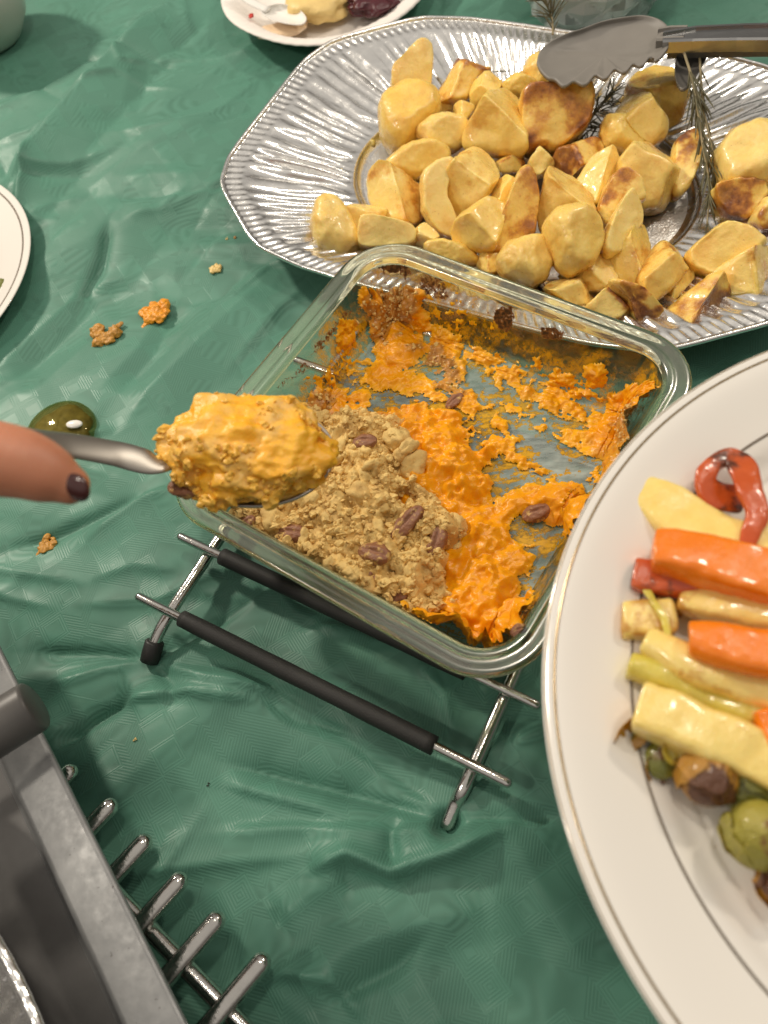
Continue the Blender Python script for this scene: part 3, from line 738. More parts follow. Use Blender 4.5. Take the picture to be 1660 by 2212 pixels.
# ---- crumble topping
CT_ = np.zeros(UU.shape)
for b in [(800, 1010, 110, 110, 30, 2.3), (770, 1120, 170, 110, 25, 2.1), (880, 1165, 115, 80, 0, 2.1), (935, 1170, 62, 72, 10, 2.2), (860, 1260, 130, 75, 28, 1.9), (650, 1080, 150, 95, 30, 2.0), (560, 1050, 130, 80, 35, 1.8), (690, 1180, 120, 60, 30, 1.8), (500, 1030, 80, 60, 30, 1.4), (640, 960, 130, 80, 0, 1.9), (905, 1300, 70, 45, 30, 1.6)]:
    bb = blob(*b[:5], warp=0.26, ws=0.9, seed=80); CT_ = np.maximum(CT_, b[5] * (bb > 0.03) * (0.30 + 0.70 * np.minimum(1, bb * 2.6)) )
fr = np.clip(1 - np.hypot(np.maximum(0, np.abs(UU + 3.2) - 3.6) / 1.6, np.maximum(0, np.abs(VV + 7.6) - 2.6) / 1.6) + 0.2 * fbm(WP * 0.8, 3, 85), 0, 1)
CT_ = np.maximum(CT_, 2.0 * (fr > 0.05) * (0.35 + 0.65 * np.minimum(1, fr * 2)))
CT_ = blur(CT_, 2)
c_l = fbm(WP * 0.95, 2, 91); c_f = fbm(WP * 3.0, 3, 92); c_v = np.abs(fbm(WP * 1.7, 3, 93))
cmask = CT_ > 0.25
CTH = np.where(cmask, CT_ * 0.9 + 0.55 * c_l + 0.10 * c_f - 0.22 * np.exp(-c_v * 9) + 0.12, 0)
CTH = np.where(cmask, np.maximum(CTH, 0.12), 0)
CTH = np.clip(CTH - (IP[..., 2] - DZ - 0.5), 0, None)
def base_pts(thr):
    return [(i, j) for i, j in zip(*np.where(CTH > thr))]
topping, CP = surf('crumble_topping', CTH, M['crumble'], None, 0.06, up=True)
tag(topping, 'golden tan crumble topping heaped in the near corner of the glass dish', 'crumble')
cand = np.argwhere((CTH > 0.3) & ok)
def crumbs(name, centers, r0, r1, mat, parent, sub=1, seed=1):
    r = np.random.default_rng(seed); iv, if_ = ico(sub); VV_ = []; FF_ = []; o = 0
    if_ = np.array(if_)
    for c in centers:
        s = r0 + (r1 - r0) * r.random() ** 2.2
        q = r.normal(size=(3, 3)); q, _ = np.linalg.qr(q)
        v = iv * (1 + (0.38 * r.uniform(-1, 1, (len(iv), 1)) if sub == 1 else (0.20 if sub == 2 else 0.10) * r.uniform(-1, 1, (len(iv), 1)) + 0.45 * fbm(iv * 1.3 + r.uniform(0, 99), 3, seed)[:, None])) * r.uniform(0.65, 1.25, 3) @ q * s
        VV_.append(v + c); FF_.append(if_ + o); o += len(iv)
    ob = make(name, np.vstack(VV_), np.vstack(FF_), mat, parent, sub > 2); ob['kind'] = 'stuff'; return ob
sel = cand[rng.integers(0, len(cand), 1900)]
crumbs('crumbs', [CP[i, j] + rng.normal(0, 0.05, 3) + np.array([0, 0, 0.03]) for i, j in sel], 0.04, 0.30, M['crumble'], topping, 2, 3)
big = cand[rng.integers(0, len(cand), 60)]
crumbs('crumbs', [CP[i, j] - np.array([0, 0, 0.12]) for i, j in big], 0.30, 0.75, M['crumble'], topping, 3, 13)
tsel = np.argwhere((tanw > 0.4) & (T > 0.1) & ok); tsel = tsel[rng.integers(0, len(tsel), 420)]
crumbs('crumbs', [MP[i, j] + rng.normal(0, 0.03, 3) for i, j in tsel], 0.04, 0.16, M['crumble'], mash, 1, 4)

# ================================================================== pecans in the crumble
t_ = NT('pecan'); c_ = t_.coord()
b_ = t_.mix(t_.noise(c_, 3, 4), (0.17, 0.058, 0.028), (0.36, 0.16, 0.075))
b_ = t_.mix(t_.ramp(t_.noise(c_, 2.2, 5, 0.65), [(0.52, 0.0), (0.60, 1.0)]), b_, (0.58, 0.36, 0.11))
M['pecan'] = t_.done(t_.pbsdf(Base_Color=b_, Roughness=0.45, Normal=t_.bump(t_.noise(c_, 5, 5), 0.5, 0.002)))
def pecan(c, ln, wd, ang, label, tilt=0.3, seed=0):
    v, f = ico(4); v = v.copy()
    a = np.arctan2(v[:, 2], v[:, 1])
    g = 1 + 0.07 * np.cos(5 * a + 2 * v[:, 0]) + 0.14 * fbm(v * 1.9 + seed, 3, seed)
    groove = 1 - 0.35 * np.exp(-(v[:, 1] / 0.14) ** 2) * (v[:, 2] > 0)
    P = np.c_[v[:, 0] * ln * (1 - 0.08 * v[:, 0]), v[:, 1] * wd * g, v[:, 2] * wd * 0.7 * g * groove]
    ca, sa = math.cos(ang), math.sin(ang); ct, st = math.cos(tilt), math.sin(tilt)
    P = np.c_[P[:, 0] * ct - P[:, 2] * st, P[:, 1], P[:, 0] * st + P[:, 2] * ct]
    P = np.c_[P[:, 0] * ca - P[:, 1] * sa, P[:, 0] * sa + P[:, 1] * ca, P[:, 2]]
    P = P * 0.95
    o = make('pecan', P + c, f, M['pecan'], None)
    return tag(o, label, 'pecan', 'pecans in the baked dish')
def on_surf(px, py, lift=0.0):
    """highest food surface inside the dish that projects to this pixel"""
    best = None
    for Pm, m in ((CP, CTH > 0.1), (MP, T > 0.05), (IP, ok)):
        qx, qy = pix(Pm); d = (qx - px) ** 2 + (qy - py) ** 2; d = np.where(m & ok, d, 1e12)
        k = np.unravel_index(np.argmin(d), d.shape)
        if d[k] < 200: best = Pm[k]; break
    if best is None: best = IP[k]
    return best + np.array([0, 0, lift])
for px, py, ln, wd, a, lift, lab in [
    (812, 1200, 1.05, 0.62, -0.5, 0.10, 'dark reddish pecan half showing in the middle of the crumble topping'),
    (630, 1155, 0.95, 0.6, -0.2, 0.05, 'crumb dusted pecan near the front rim left in the crumble'),
    (795, 1255, 0.8, 0.5, 0.4, 0.0, 'blackened pecan piece in the crumble close to the front rim'),
    (882, 1128, 1.25, 0.55, 0.75, 0.12, 'long brown pecan standing proud at the back edge of the crumble'),
    (945, 1170, 0.9, 0.6, 1.2, 0.02, 'brown pecan piece in the right hand lump of crumble'),
    (1160, 1112, 0.85, 0.55, 0.2, 0.25, 'single pecan stuck in mash by the white plate edge'),
    (985, 868, 0.7, 0.4, 0.6, 0.1, 'small pecan piece in orange mash at the back of dish'),
    (790, 955, 0.8, 0.5, -0.2, 0.05, 'pecan piece in crumble right beside the lifted spoon'),
    (535, 1130, 0.6, 0.4, 0.5, 0.05, 'small reddish pecan chip under the spoon in left dish corner'),
    (860, 1290, 0.7, 0.45, 0.3, 0.0, 'pecan piece at the lowest tip of the crumble topping'),
    (1165, 1392, 0.45, 0.3, 0.3, 0.05, 'dark pecan chip on the dish wall beneath the white plate')]:
    pecan(on_surf(px, py, lift), ln, wd, a, lab, 0.25, int(px))

# ================================================================== roast potatoes
_adj = {}
def relax(v, f, key, n):
    if key not in _adj:
        E = set()
        for a, b, c in f: E.update(((a, b), (b, c), (c, a), (b, a), (c, b), (a, c)))
        E = np.array(sorted(E)); _adj[key] = (E[:, 0], E[:, 1], np.bincount(E[:, 0]))
    a, b, cnt = _adj[key]
    for _ in range(n):
        s_ = np.stack([np.bincount(a, v[b, k]) for k in range(3)], -1) / cnt[:, None]; v = 0.4 * v + 0.6 * s_
    return v
def chunk(name, px, py, w_, h_, ang, hc, kind, brown, seed, mat, label, cat, group, depth=None, sub=4):
    r = np.random.default_rng(seed)
    c = at(px, py, hc); k = ppc(c)
    W2, H2 = w_ / k / 2, h_ / k / 2
    D2 = depth if depth else 0.72 * min(W2, H2) + 0.25
    v, f = ico(sub); v = v.copy()
    pl = []
    if kind == 'wedge':
        a = r.uniform(0, 2 * math.pi)
        for s_ in (-1, 1):
            pl.append((nrm((math.cos(a + s_ * 1.45) * .9, math.sin(a + s_ * 1.45) * .9, 0.62)), 0.22))
        pl.append((nrm((math.cos(a), math.sin(a), 0.2)), 0.78)); pl.append((nrm((r.uniform(-1, 1), r.uniform(-1, 1), 0.1)), 0.72))
    elif kind == 'slab':
        t = nrm((r.uniform(-.5, .5), r.uniform(-.5, .5), 1)); pl = [(t, 0.42), (-t, 0.5)]
        for q in range(3): a = r.uniform(0, 6.28); pl.append((nrm((math.cos(a), math.sin(a), 0.1)), r.uniform(.66, .82)))
    elif kind == 'round':
        pl = [(nrm((r.uniform(-.5, .5), r.uniform(-.4, .4), 1)), 0.58)]
        a = r.uniform(0, 6.28); pl.append((nrm((math.cos(a), math.sin(a), 0.25)), 0.74))
    else:
        pl = [(nrm((r.uniform(-.6, .6), r.uniform(-.5, .5), 1)), 0.46)]
        a0 = r.uniform(0, 6.28)
        for q in range(4): a = a0 + q * 1.6 + r.uniform(-.4, .4); pl.append((nrm((math.cos(a), math.sin(a), r.uniform(-.1, .45))), r.uniform(.58, .8)))
    v = v * (1 + 0.06 * fbm(v * 1.3 + seed, 2, seed))[:, None]
    for _ in range(2):
        for n, d in pl:
            s_ = v @ n - d; m = s_ > 0
            v[m] -= np.outer(s_[m] * 0.97, n)
    close = np.zeros(len(v)); bf = np.zeros(len(v))
    for j, (n, d) in enumerate(pl):
        g = np.exp(-((v @ n - d) / 0.10) ** 2); close += g
        if j == 1 + seed % max(1, len(pl) - 1): bf = g
    edge = np.clip(close - 1.05, 0, 1)
    crust = brown * (0.62 * edge + 0.55 * bf * (brown > 0.35) + 0.35 * max(0, brown - 0.4)) + 0.16 * fbm(v * 1.6 + 3, 3, seed)
    v = relax(v, f, sub, 5)
    ext = (v.max(0) - v.min(0)) / 2; v = (v - (v.max(0) + v.min(0)) / 2) / ext
    v = v + 0.055 * fbm(v * 2.3, 3, seed + 5)[:, None] * v + 0.016 * fbm(v * 8, 2, seed + 6)[:, None] * v
    P = v * (W2, H2, D2 * 1.0)
    # the long side of the piece is turned in the picture by ang
    ca, sa = math.cos(ang), math.sin(ang)
    x = P[:, 0] * ca - P[:, 1] * sa; y = P[:, 0] * sa + P[:, 1] * ca
    Wd = c + np.outer(x, CR) + np.outer(y, CU) + np.outer(P[:, 2], CT)
    Wd[:, 2] = np.maximum(Wd[:, 2], 0.34 + 0.0 * Wd[:, 2])
    o = make(name, Wd, f, mat, None, True, {'crust': np.clip(crust, 0, 1)})
    return tag(o, label, cat, group)
R_ = math.radians
POT = [ # px, py, w, h, angle, height of middle, kind, brown, label
 (895, 158, 82, 105, 10, 3.2, 'slab', .45, 'upright pale potato wedge with brown edge at the back left of the pile'),
 (990, 172, 88, 112, -35, 2.8, 'chunk', .8, 'tilted golden potato piece with browned lower side at the pile back'),
 (1048, 192, 62, 70, 0, 3.2, 'chunk', .25, 'small pale potato cube beside the golden piece at the back'),
 (884, 260, 118, 145, -8, 2.4, 'round', .35, 'big round potato slice with a rosemary needle on it'),
 (954, 287, 108, 78, 8, 2.6, 'round', .5, 'rounded potato with toasted right end beside the round slice'),
 (1073, 256, 128, 150, 5, 4.0, 'wedge', .3, 'large pale three cornered potato wedge on top of the pile'),
 (1003, 242, 38, 50, 10, 3.0, 'chunk', .1, 'tiny pale potato crumb left of the three cornered wedge'),
 (962, 238, 60, 48, 0, 1.7, 'chunk', .9, 'brown shaded potato underneath the tilted golden piece'),
 (900, 350, 145, 82, 22, 2.4, 'round', .25, 'long smooth yellow potato lying diagonally on the left of the pile'),
 (857, 412, 116, 112, -25, 2.2, 'wedge', .55, 'yellow potato with an orange toasted corner next to bare foil floor'),
 (947, 435, 74, 150, 12, 2.6, 'slab', .2, 'narrow white potato strip standing left of centre'),
 (1016, 386, 108, 145, -18, 3.4, 'wedge', .55, 'pale potato wedge with orange right edge in the pile middle'),
 (1034, 487, 108, 110, 10, 3.6, 'chunk', .15, 'rough edged pale potato chunk low in the pile middle'),
 (725, 500, 102, 128, 15, 1.9, 'round', .4, 'smooth yellow potato wedge lying alone at far left'),
 (792, 462, 86, 78, -10, 1.7, 'chunk', .4, 'broken flaky potato piece right of the far left wedge'),
 (838, 503, 112, 62, -6, 2.2, 'slab', .45, 'flat potato slice with brown top edge behind the dish corner'),
 (918, 508, 52, 48, 0, 2.0, 'chunk', .1, 'small pale potato bit just behind the dish rim'),
 (1118, 470, 82, 150, -12, 3.0, 'slab', .85, 'potato slice with deep orange roasted skin strip in pile centre'),
 (1090, 410, 62, 82, -20, 2.6, 'chunk', .2, 'half hidden pale potato behind the orange skinned slice'),
 (1168, 168, 82, 92, 5, 2.8, 'round', .3, 'yellow potato half under the grey tongs head'),
 (1122, 190, 72, 56, -20, 3.0, 'round', .35, 'golden rounded potato between the wedge and the tongs'),
 (1165, 352, 50, 66, -8, 2.4, 'chunk', .15, 'small white potato chip below the browned square chunk'),
 (1098, 352, 74, 70, 0, 1.6, 'chunk', 1.0, 'dark brown potato down in the gap at pile middle'),
 (1200, 256, 132, 122, -6, 3.4, 'slab', 1.0, 'squarish potato chunk with crusty browned face'),
 (1424, 178, 116, 150, -12, 2.8, 'wedge', .55, 'tall yellow potato behind under the tongs arm'),
 (1398, 252, 96, 112, 8, 3.4, 'chunk', .35, 'pale yellow potato block left of the hanging rosemary'),
 (1341, 298, 82, 86, -20, 2.8, 'round', .5, 'small round potato with one toasted spot'),
 (1250, 338, 104, 84, 25, 2.4, 'chunk', .9, 'golden potato with dark toasted top in the pile middle'),
 (1402, 376, 122, 140, -6, 3.0, 'chunk', .4, 'large smooth yellow potato block beside the bare foil'),
 (1482, 354, 58, 136, -14, 2.4, 'slab', .8, 'thin upright potato slice with brown edge by the rosemary'),
 (1296, 384, 86, 112, -25, 3.0, 'wedge', .25, 'plain yellow potato wedge left of the large smooth block'),
 (1342, 424, 72, 120, -32, 3.4, 'slab', .85, 'potato slice with burnt tip right of centre'),
 (1224, 418, 112, 120, -5, 3.6, 'wedge', .3, 'broad pale potato wedge just right of pile centre'),
 (1236, 524, 108, 140, 12, 4.0, 'round', .5, 'oval potato with a curved rosemary needle on top'),
 (1340, 488, 78, 132, -32, 3.6, 'slab', .25, 'pale diagonal potato plank right of the oval potato'),
 (1366, 552, 92, 140, -30, 2.8, 'wedge', .55, 'diagonal yellow potato with orange upper edge'),
 (1276, 590, 100, 66, 10, 2.2, 'chunk', .5, 'potato piece lying below the oval potato'),
 (1442, 578, 92, 136, -35, 2.8, 'chunk', .7, 'orange brown potato stick leaning right of the pile'),
 (1563, 541, 130, 92, 18, 2.6, 'slab', .15, 'pale flat potato piece at the right below the rosemary'),
 (1614, 350, 112, 150, 5, 3.0, 'round', .5, 'large golden potato by the right edge of the picture'),
 (1588, 425, 86, 58, -15, 2.2, 'slab', 1.0, 'torn brown potato skin scrap below the large golden potato'),
 (1652, 462, 64, 66, 0, 2.2, 'round', .95, 'brown potato cut off at the right picture edge'),
 (1626, 596, 160, 88, 30, 2.6, 'wedge', .75, 'long browned potato wedge at the right edge'),
 (1512, 656, 160, 80, 33, 2.3, 'wedge', .85, 'pointed potato wedge with browned edges in front right'),
 (1372, 652, 108, 76, -28, 2.4, 'slab', 1.0, 'curved dark roasted potato skin just behind the dish rim'),
 (1310, 668, 90, 60, 20, 2.0, 'chunk', 1.0, 'dark brown potato piece tucked under the curved skin'),
 (1238, 628, 106, 68, -10, 2.2, 'chunk', .55, 'flaky golden potato directly behind the glass rim'),
 (1468, 610, 66, 70, -20, 1.6, 'chunk', .2, 'small pale potato low under the orange brown stick'),
 (980, 546, 118, 62, -12, 2.0, 'round', .7, 'toasted potato back just above the dish rim'),
 (1138, 563, 112, 108, 5, 2.8, 'round', .3, 'plump bright yellow potato behind the glass rim'),
 (1052, 562, 50, 62, 10, 1.9, 'chunk', .6, 'small potato with brown scrap behind the glass rim'),
 (1040, 640, 110, 90, 0, 1.7, 'chunk', .3, 'pale potato seen through the back wall of the dish'),
 (1195, 690, 110, 76, -10, 1.7, 'chunk', .35, 'yellow potato seen through the dish wall at right'),
 (1275, 712, 84, 60, 0, 1.4, 'chunk', .9, 'brown potato seen through the dish wall near the corner'),
]
# outlines measured on an enlargement (picture = 432 + .7397 x, .7397 y)
OUTL = """565,215 600,180 635,143 675,145 675,200 668,275 565,270|693,280 770,163 800,170 845,205 800,240 780,295 740,305|795,235 840,215 878,240 865,270 800,310
530,330 545,285 590,258 640,262 690,285 695,340 650,390 600,445 560,430 535,390|640,385 680,350 730,343 775,360 780,405 740,438 680,430|780,385 850,290 905,247 940,290 948,440 880,425 790,405
745,300 770,293 800,315 775,350 750,335|690,285 745,300 750,340 692,345|540,490 620,430 680,420 722,440 720,480 640,520 580,520|497,510 515,488 580,505 648,540 655,590 635,640 590,655 530,620 505,570
650,530 690,495 740,483 735,510 712,540 715,590 750,640 735,680 690,670 655,610|708,540 740,500 780,450 825,413 862,460 868,510 830,570 770,625 725,600|745,660 770,620 840,583 888,600 875,660 855,725 800,712 760,715
330,660 340,620 360,583 400,595 440,650 472,720 410,755 345,735|425,625 470,592 520,600 560,640 520,680 470,690 440,650|470,670 480,640 530,650 620,670 625,715 560,720 470,720|620,665 660,655 695,690 670,715 625,705
860,725 890,640 935,510 970,530 980,600 970,690 920,700 885,735|855,580 870,535 920,505 945,515 915,600 880,610|945,220 965,180 990,170 1020,230 1060,245 1030,278 975,270|885,250 920,225 960,235 992,275 950,290 900,280
965,470 1000,430 1022,440 1035,490 985,510|870,470 950,440 945,500 880,510|945,285 1020,280 1110,265 1130,300 1120,370 1040,430 1000,415 955,430|1262,250 1290,195 1340,180 1385,185 1395,240 1420,270 1400,340 1365,370 1340,300
1225,325 1260,265 1310,270 1350,310 1360,385 1310,418 1240,370|1175,390 1185,350 1230,345 1280,385 1290,430 1240,440 1195,430|1035,480 1070,425 1130,405 1175,410 1170,450 1120,490 1070,520
1228,485 1270,435 1350,420 1395,430 1390,520 1370,590 1290,602 1250,560|1395,420 1440,390 1455,400 1450,480 1410,570 1378,570|1110,520 1150,460 1200,445 1225,470 1215,540 1160,600 1135,590|1170,605 1200,530 1230,512 1275,545 1283,605 1250,590 1200,650
1000,600 1020,510 1035,490 1100,510 1140,560 1150,615 1080,630 1010,660|1012,660 1040,620 1120,613 1150,640 1168,700 1140,770 1085,795 1050,770 1025,710|1175,720 1200,660 1250,575 1285,630 1285,660 1240,720 1200,748
1200,780 1230,730 1310,652 1325,740 1290,800 1240,835 1205,815|1065,795 1150,770 1180,745 1210,810 1205,845 1130,845|1283,815 1310,765 1360,695 1430,720 1430,770 1380,830 1330,875 1300,860|1440,730 1510,667 1560,680 1625,725 1560,760 1500,800 1450,770
1515,440 1560,390 1620,375 1680,385 1700,540 1600,570 1530,540|1505,550 1560,540 1625,545 1635,575 1590,640 1540,625 1515,590|1615,640 1640,590 1690,580 1700,680 1640,675|1510,800 1600,745 1680,720 1700,860 1620,870 1550,850
1355,945 1400,890 1500,808 1555,870 1560,890 1450,958 1400,955|1195,840 1230,833 1290,855 1345,910 1345,940 1290,948 1260,880|1135,905 1190,850 1260,880 1285,940 1200,940|1015,845 1040,815 1110,810 1150,890 1080,890
1340,870 1390,830 1440,770 1440,830 1390,880|660,715 700,705 770,720 810,770 740,775 680,745|875,770 895,720 960,698 1010,705 1030,745 1005,810 960,838 900,810|815,770 825,735 865,730 878,790 840,800
760,840 820,810 880,850 880,900 800,920|980,900 1050,880 1110,930 1090,980 1000,970|1100,950 1160,930 1190,980 1120,1000"""
OUTL = [np.array([tuple(map(float, q.split(','))) for q in s_.split()]) * 0.7397 + (432, 0) for s_ in OUTL.replace(chr(10), '|').split('|')]
def potato(poly, hc, kind, brown, seed, label):
    r = np.random.default_rng(seed)
    lo, hi = poly.min(0), poly.max(0); c2 = (poly.mean(0) + (lo + hi) / 2) / 2
    c = at(c2[0], c2[1], hc); k = ppc(c)
    q = (poly - c2) / k * (1, -1)                        # outline in cm, picture right / up
    # boundary distance for every direction
    ph = np.linspace(-np.pi, np.pi, 361); B = np.zeros(361); Q = np.roll(q, -1, 0)
    for a, b in zip(q, Q):
        d = b - a
        den = np.cos(ph) * d[1] - np.sin(ph) * d[0]
        t = (a[0] * d[1] - a[1] * d[0]) / np.where(abs(den) < 1e-9, 1e-9, den)
        s_ = (np.sin(ph) * 0 + (a[0] * np.sin(ph) - a[1] * np.cos(ph)) / np.where(abs(den) < 1e-9, 1e-9, den))
        m = (t > 0) & (s_ >= -1e-6) & (s_ <= 1 + 1e-6); B = np.where(m, np.maximum(B, t), B)
    B[B <= 0] = np.median(B[B > 0])
    v, f = ico(5)
    n = relax(v * 1.0, f, 5, 0)
    fi = np.arctan2(v[:, 1], v[:, 0]); z = v[:, 2]
    R0 = np.interp(fi, ph, B); rad = float(np.median(B)); D = 0.62 * min(np.ptp(q[:, 0]), np.ptp(q[:, 1])) * 0.9 + 0.35
    pw = {'round': 2.2, 'wedge': 3.2}.get(kind, 4.0)
    zz = np.sign(z) * (1 - (1 - np.abs(z)) ** 1.3); sx = (1 - np.abs(zz) ** pw) ** (1 / pw)
    U = np.c_[np.cos(fi) * R0 * sx / rad, np.sin(fi) * R0 * sx / rad, zz]
    a = r.uniform(0, 2 * np.pi); ca, sa = math.cos(a), math.sin(a)
    if kind == 'wedge': pl = [((ca * .62, sa * .62, .78), .34), ((-ca * .62, -sa * .62, .78), .36)]
    elif kind == 'slab': pl = [((ca * .28, sa * .28, .95), .52)]
    elif kind == 'round': pl = [((ca * .4, sa * .4, .9), .72)]
    else: pl = [((ca * .35, sa * .35, .9), .50), ((-ca * .8, -sa * .8, .6), .52), ((-sa * .8, ca * .8, .5), .66)]
    pl = [(nrm(n_), d) for n_, d in pl]
    wob = 0.09 * fbm(U * 1.4 + seed, 3, seed)
    for _ in range(2):
        for n_, d in pl:
            s_ = U @ n_ - d - wob; m = s_ > 0; U[m] -= np.outer(s_[m] * 0.94, n_)
    close = np.zeros(len(U)); bf = np.zeros(len(U)); pick = seed % len(pl)
    for j_, (n_, d) in enumerate(pl):
        g = np.exp(-((U @ n_ - d - wob) / 0.20) ** 2); close += g
        if j_ == pick: bf = g
    side = np.exp(-(np.clip(np.abs(U[:, 2]), 0, 1) / 0.33) ** 2)
    edge = np.clip(close - 1.0, 0, 1)
    n1 = fbm(U * 1.2 + 7, 3, seed + 1); n2 = fbm(U * 2.6 + 3, 3, seed + 2)
    crust = brown ** 0.8 * (0.50 * edge * np.clip(0.5 + 0.9 * n2, 0, 1) + 0.85 * side * np.clip(0.45 + 0.9 * n1, 0, 1) + (brown > 0.75) * bf * np.clip(0.55 + 0.8 * n1, 0, 1) * 0.8) + 0.10 * n2
    e0 = np.ptp(np.c_[np.cos(fi) * R0, np.sin(fi) * R0], axis=0) / rad
    U = relax(U, f, 5, 9); e1 = np.ptp(U[:, :2], axis=0); U[:, :2] = (U[:, :2] - (U[:, :2].max(0) + U[:, :2].min(0)) / 2) * (e0 / e1) + np.array([(np.cos(fi) * R0).max() + (np.cos(fi) * R0).min(), (np.sin(fi) * R0).max() + (np.sin(fi) * R0).min()]) / 2 / rad
    U = U * (1 + 0.035 * fbm(U * 2.4, 3, seed + 5) + 0.014 * fbm(U * 7, 2, seed + 6))[:, None]
    P = U * (rad, rad, D)
    Wd = c + np.outer(P[:, 0] * 1.13, CR) + np.outer(P[:, 1] * 1.13, CU) + np.outer(P[:, 2], CT)
    Wd[:, 2] = np.maximum(Wd[:, 2], 0.34)
    return tag(make('roast_potato', Wd, f, M['potato'], None, True, {'crust': np.clip(crust, 0, 1)}), label, 'potato', 'roast potatoes on the foil platter')
for i, ((px, py, w_, h_, a, hc, kd, br, lab), pg) in enumerate(zip(POT, OUTL)):
    potato(pg, hc, kd, br, 100 + i, lab)
# crumbs of potato on the bare foil
for px, py, s_, lab in [(735, 383, 36, 'pale potato crumb on the bare foil floor'), (805, 310, 16, 'tiny potato crumb beside the round slice'), (675, 322, 14, 'tiny yellow crumb high on the fluted foil'), (690, 350, 12, 'tiny yellow crumb low on the fluted foil')]:
    chunk('potato_crumb', px, py, s_, s_ * 0.95, 0.3, 0.5, 'chunk', .1, px, M['potato'], lab, 'crumb', 'potato crumbs on the foil', depth=0.25, sub=3)

# ================================================================== rosemary
M['rosemary'] = simple('rosemary_needle', (0.115, 0.105, 0.052), 0.5, 0, 0.35, 3.0)
M['rosemary_stem'] = simple('rosemary_stem', (0.34, 0.28, 0.16), 0.65, 0, 0.25, 3.0)
def needle(p, d, ln, wd, droop, r):
    s_ = nrm(np.cross(d, (0, 0, 1)) + 1e-3); u = np.cross(s_, d)
    P = []
    for t in np.linspace(0, 1, 5):
        c = p + d * ln * t + np.array([0, 0, -droop * t * t]) + s_ * 0.12 * ln * t * t * r
        P.append(c)
    return tube(np.array(P), wd * np.array([.6, 1, 1, .8, .25]), 5, flat=0.5)
def sprig(path, nn, ln, label, seed, r_stem=0.09, spread=0.9):
    r = np.random.default_rng(seed)
    P = smooth_path(path, 40)
    root = thing('rosemary_sprig', label, 'rosemary', P[0], 'rosemary on the potatoes')
    V_, F_ = tube(P, np.linspace(r_stem, r_stem * 0.5, 40), 7); make('stem', V_, F_, M['rosemary_stem'], root)
    parts = []
    for k in range(nn):
        t = 0.06 + 0.94 * r.random(); i = min(int(t * 39), 38); tang = nrm(P[i + 1] - P[i])
        a = r.normal(size=3); a -= tang * (a @ tang); a = nrm(a)
        d = nrm(tang * r.uniform(0.5, 1.1) + a * spread * r.uniform(0.4, 1.0))
        parts.append(needle(P[i], d, ln * r.uniform(0.55, 1.1), 0.065, r.uniform(0, 0.35), r.uniform(-1, 1)))
    V_, F_ = merge(parts); o = make('needles', V_, F_, M['rosemary'], root); o['kind'] = 'stuff'
    return root
sprig([at(1478, 112, 6.6), at(1500, 190, 5.6), at(1516, 300, 4.0), at(1532, 400, 2.6), at(1528, 485, 1.6)], 75, 2.2, 'long dried rosemary sprig hanging from the tongs down the tray', 1, 0.10, 0.36)
sprig([at(1512, 125, 6.2), at(1520, 230, 4.6), at(1540, 330, 3.2), at(1548, 380, 2.4)], 36, 2.1, 'shorter rosemary sprig hanging beside the long one', 2, 0.09, 0.4)
sprig([at(1250, 300, 2.4), at(1290, 240, 2.6), at(1330, 190, 2.4)], 46, 2.0, 'tangled rosemary sprig on foil under the tongs head', 3, 0.09, 1.2)
sprig([at(1360, 300, 1.6), at(1290, 275, 1.6), at(1230, 320, 1.4)], 36, 1.9, 'rosemary twigs lying flat behind the browned square chunk', 4, 0.09, 1.0)
sprig([at(1195, 75, 5.5), at(1190, 30, 6.4), at(1160, -20, 7.6)], 30, 2.2, 'rosemary sprig leaning on the cut glass bowl', 5, 0.09, 1.0)
sprig([at(1605, 492, 1.2), at(1640, 520, 1.0), at(1690, 545, 0.9)], 30, 1.5, 'rosemary tip lying by the right edge among the potatoes', 6, 0.09, 0.7)
for px, py, h, dx, dy, ln, lab in [(902, 240, 3.9, .45, .8, 1.0, 'loose rosemary needle on the round potato slice'), (1215, 486, 5.6, 1, .1, 1.7, 'curved loose rosemary needle on the oval potato'), (1062, 156, 4.4, 1, .15, 1.5, 'loose rosemary needle behind the small pale cube'), (1372, 470, 3.0, .3, 1, .7, 'loose rosemary needle beside the burnt tipped slice')]:
    p = at(px, py, h); V_, F_ = needle(p, nrm(CR * dx + CU * dy), ln, 0.07, 0.05, 1.0)
    tag(make('rosemary_needle', V_, F_, M['rosemary'], None), lab, 'rosemary', 'loose rosemary needles')

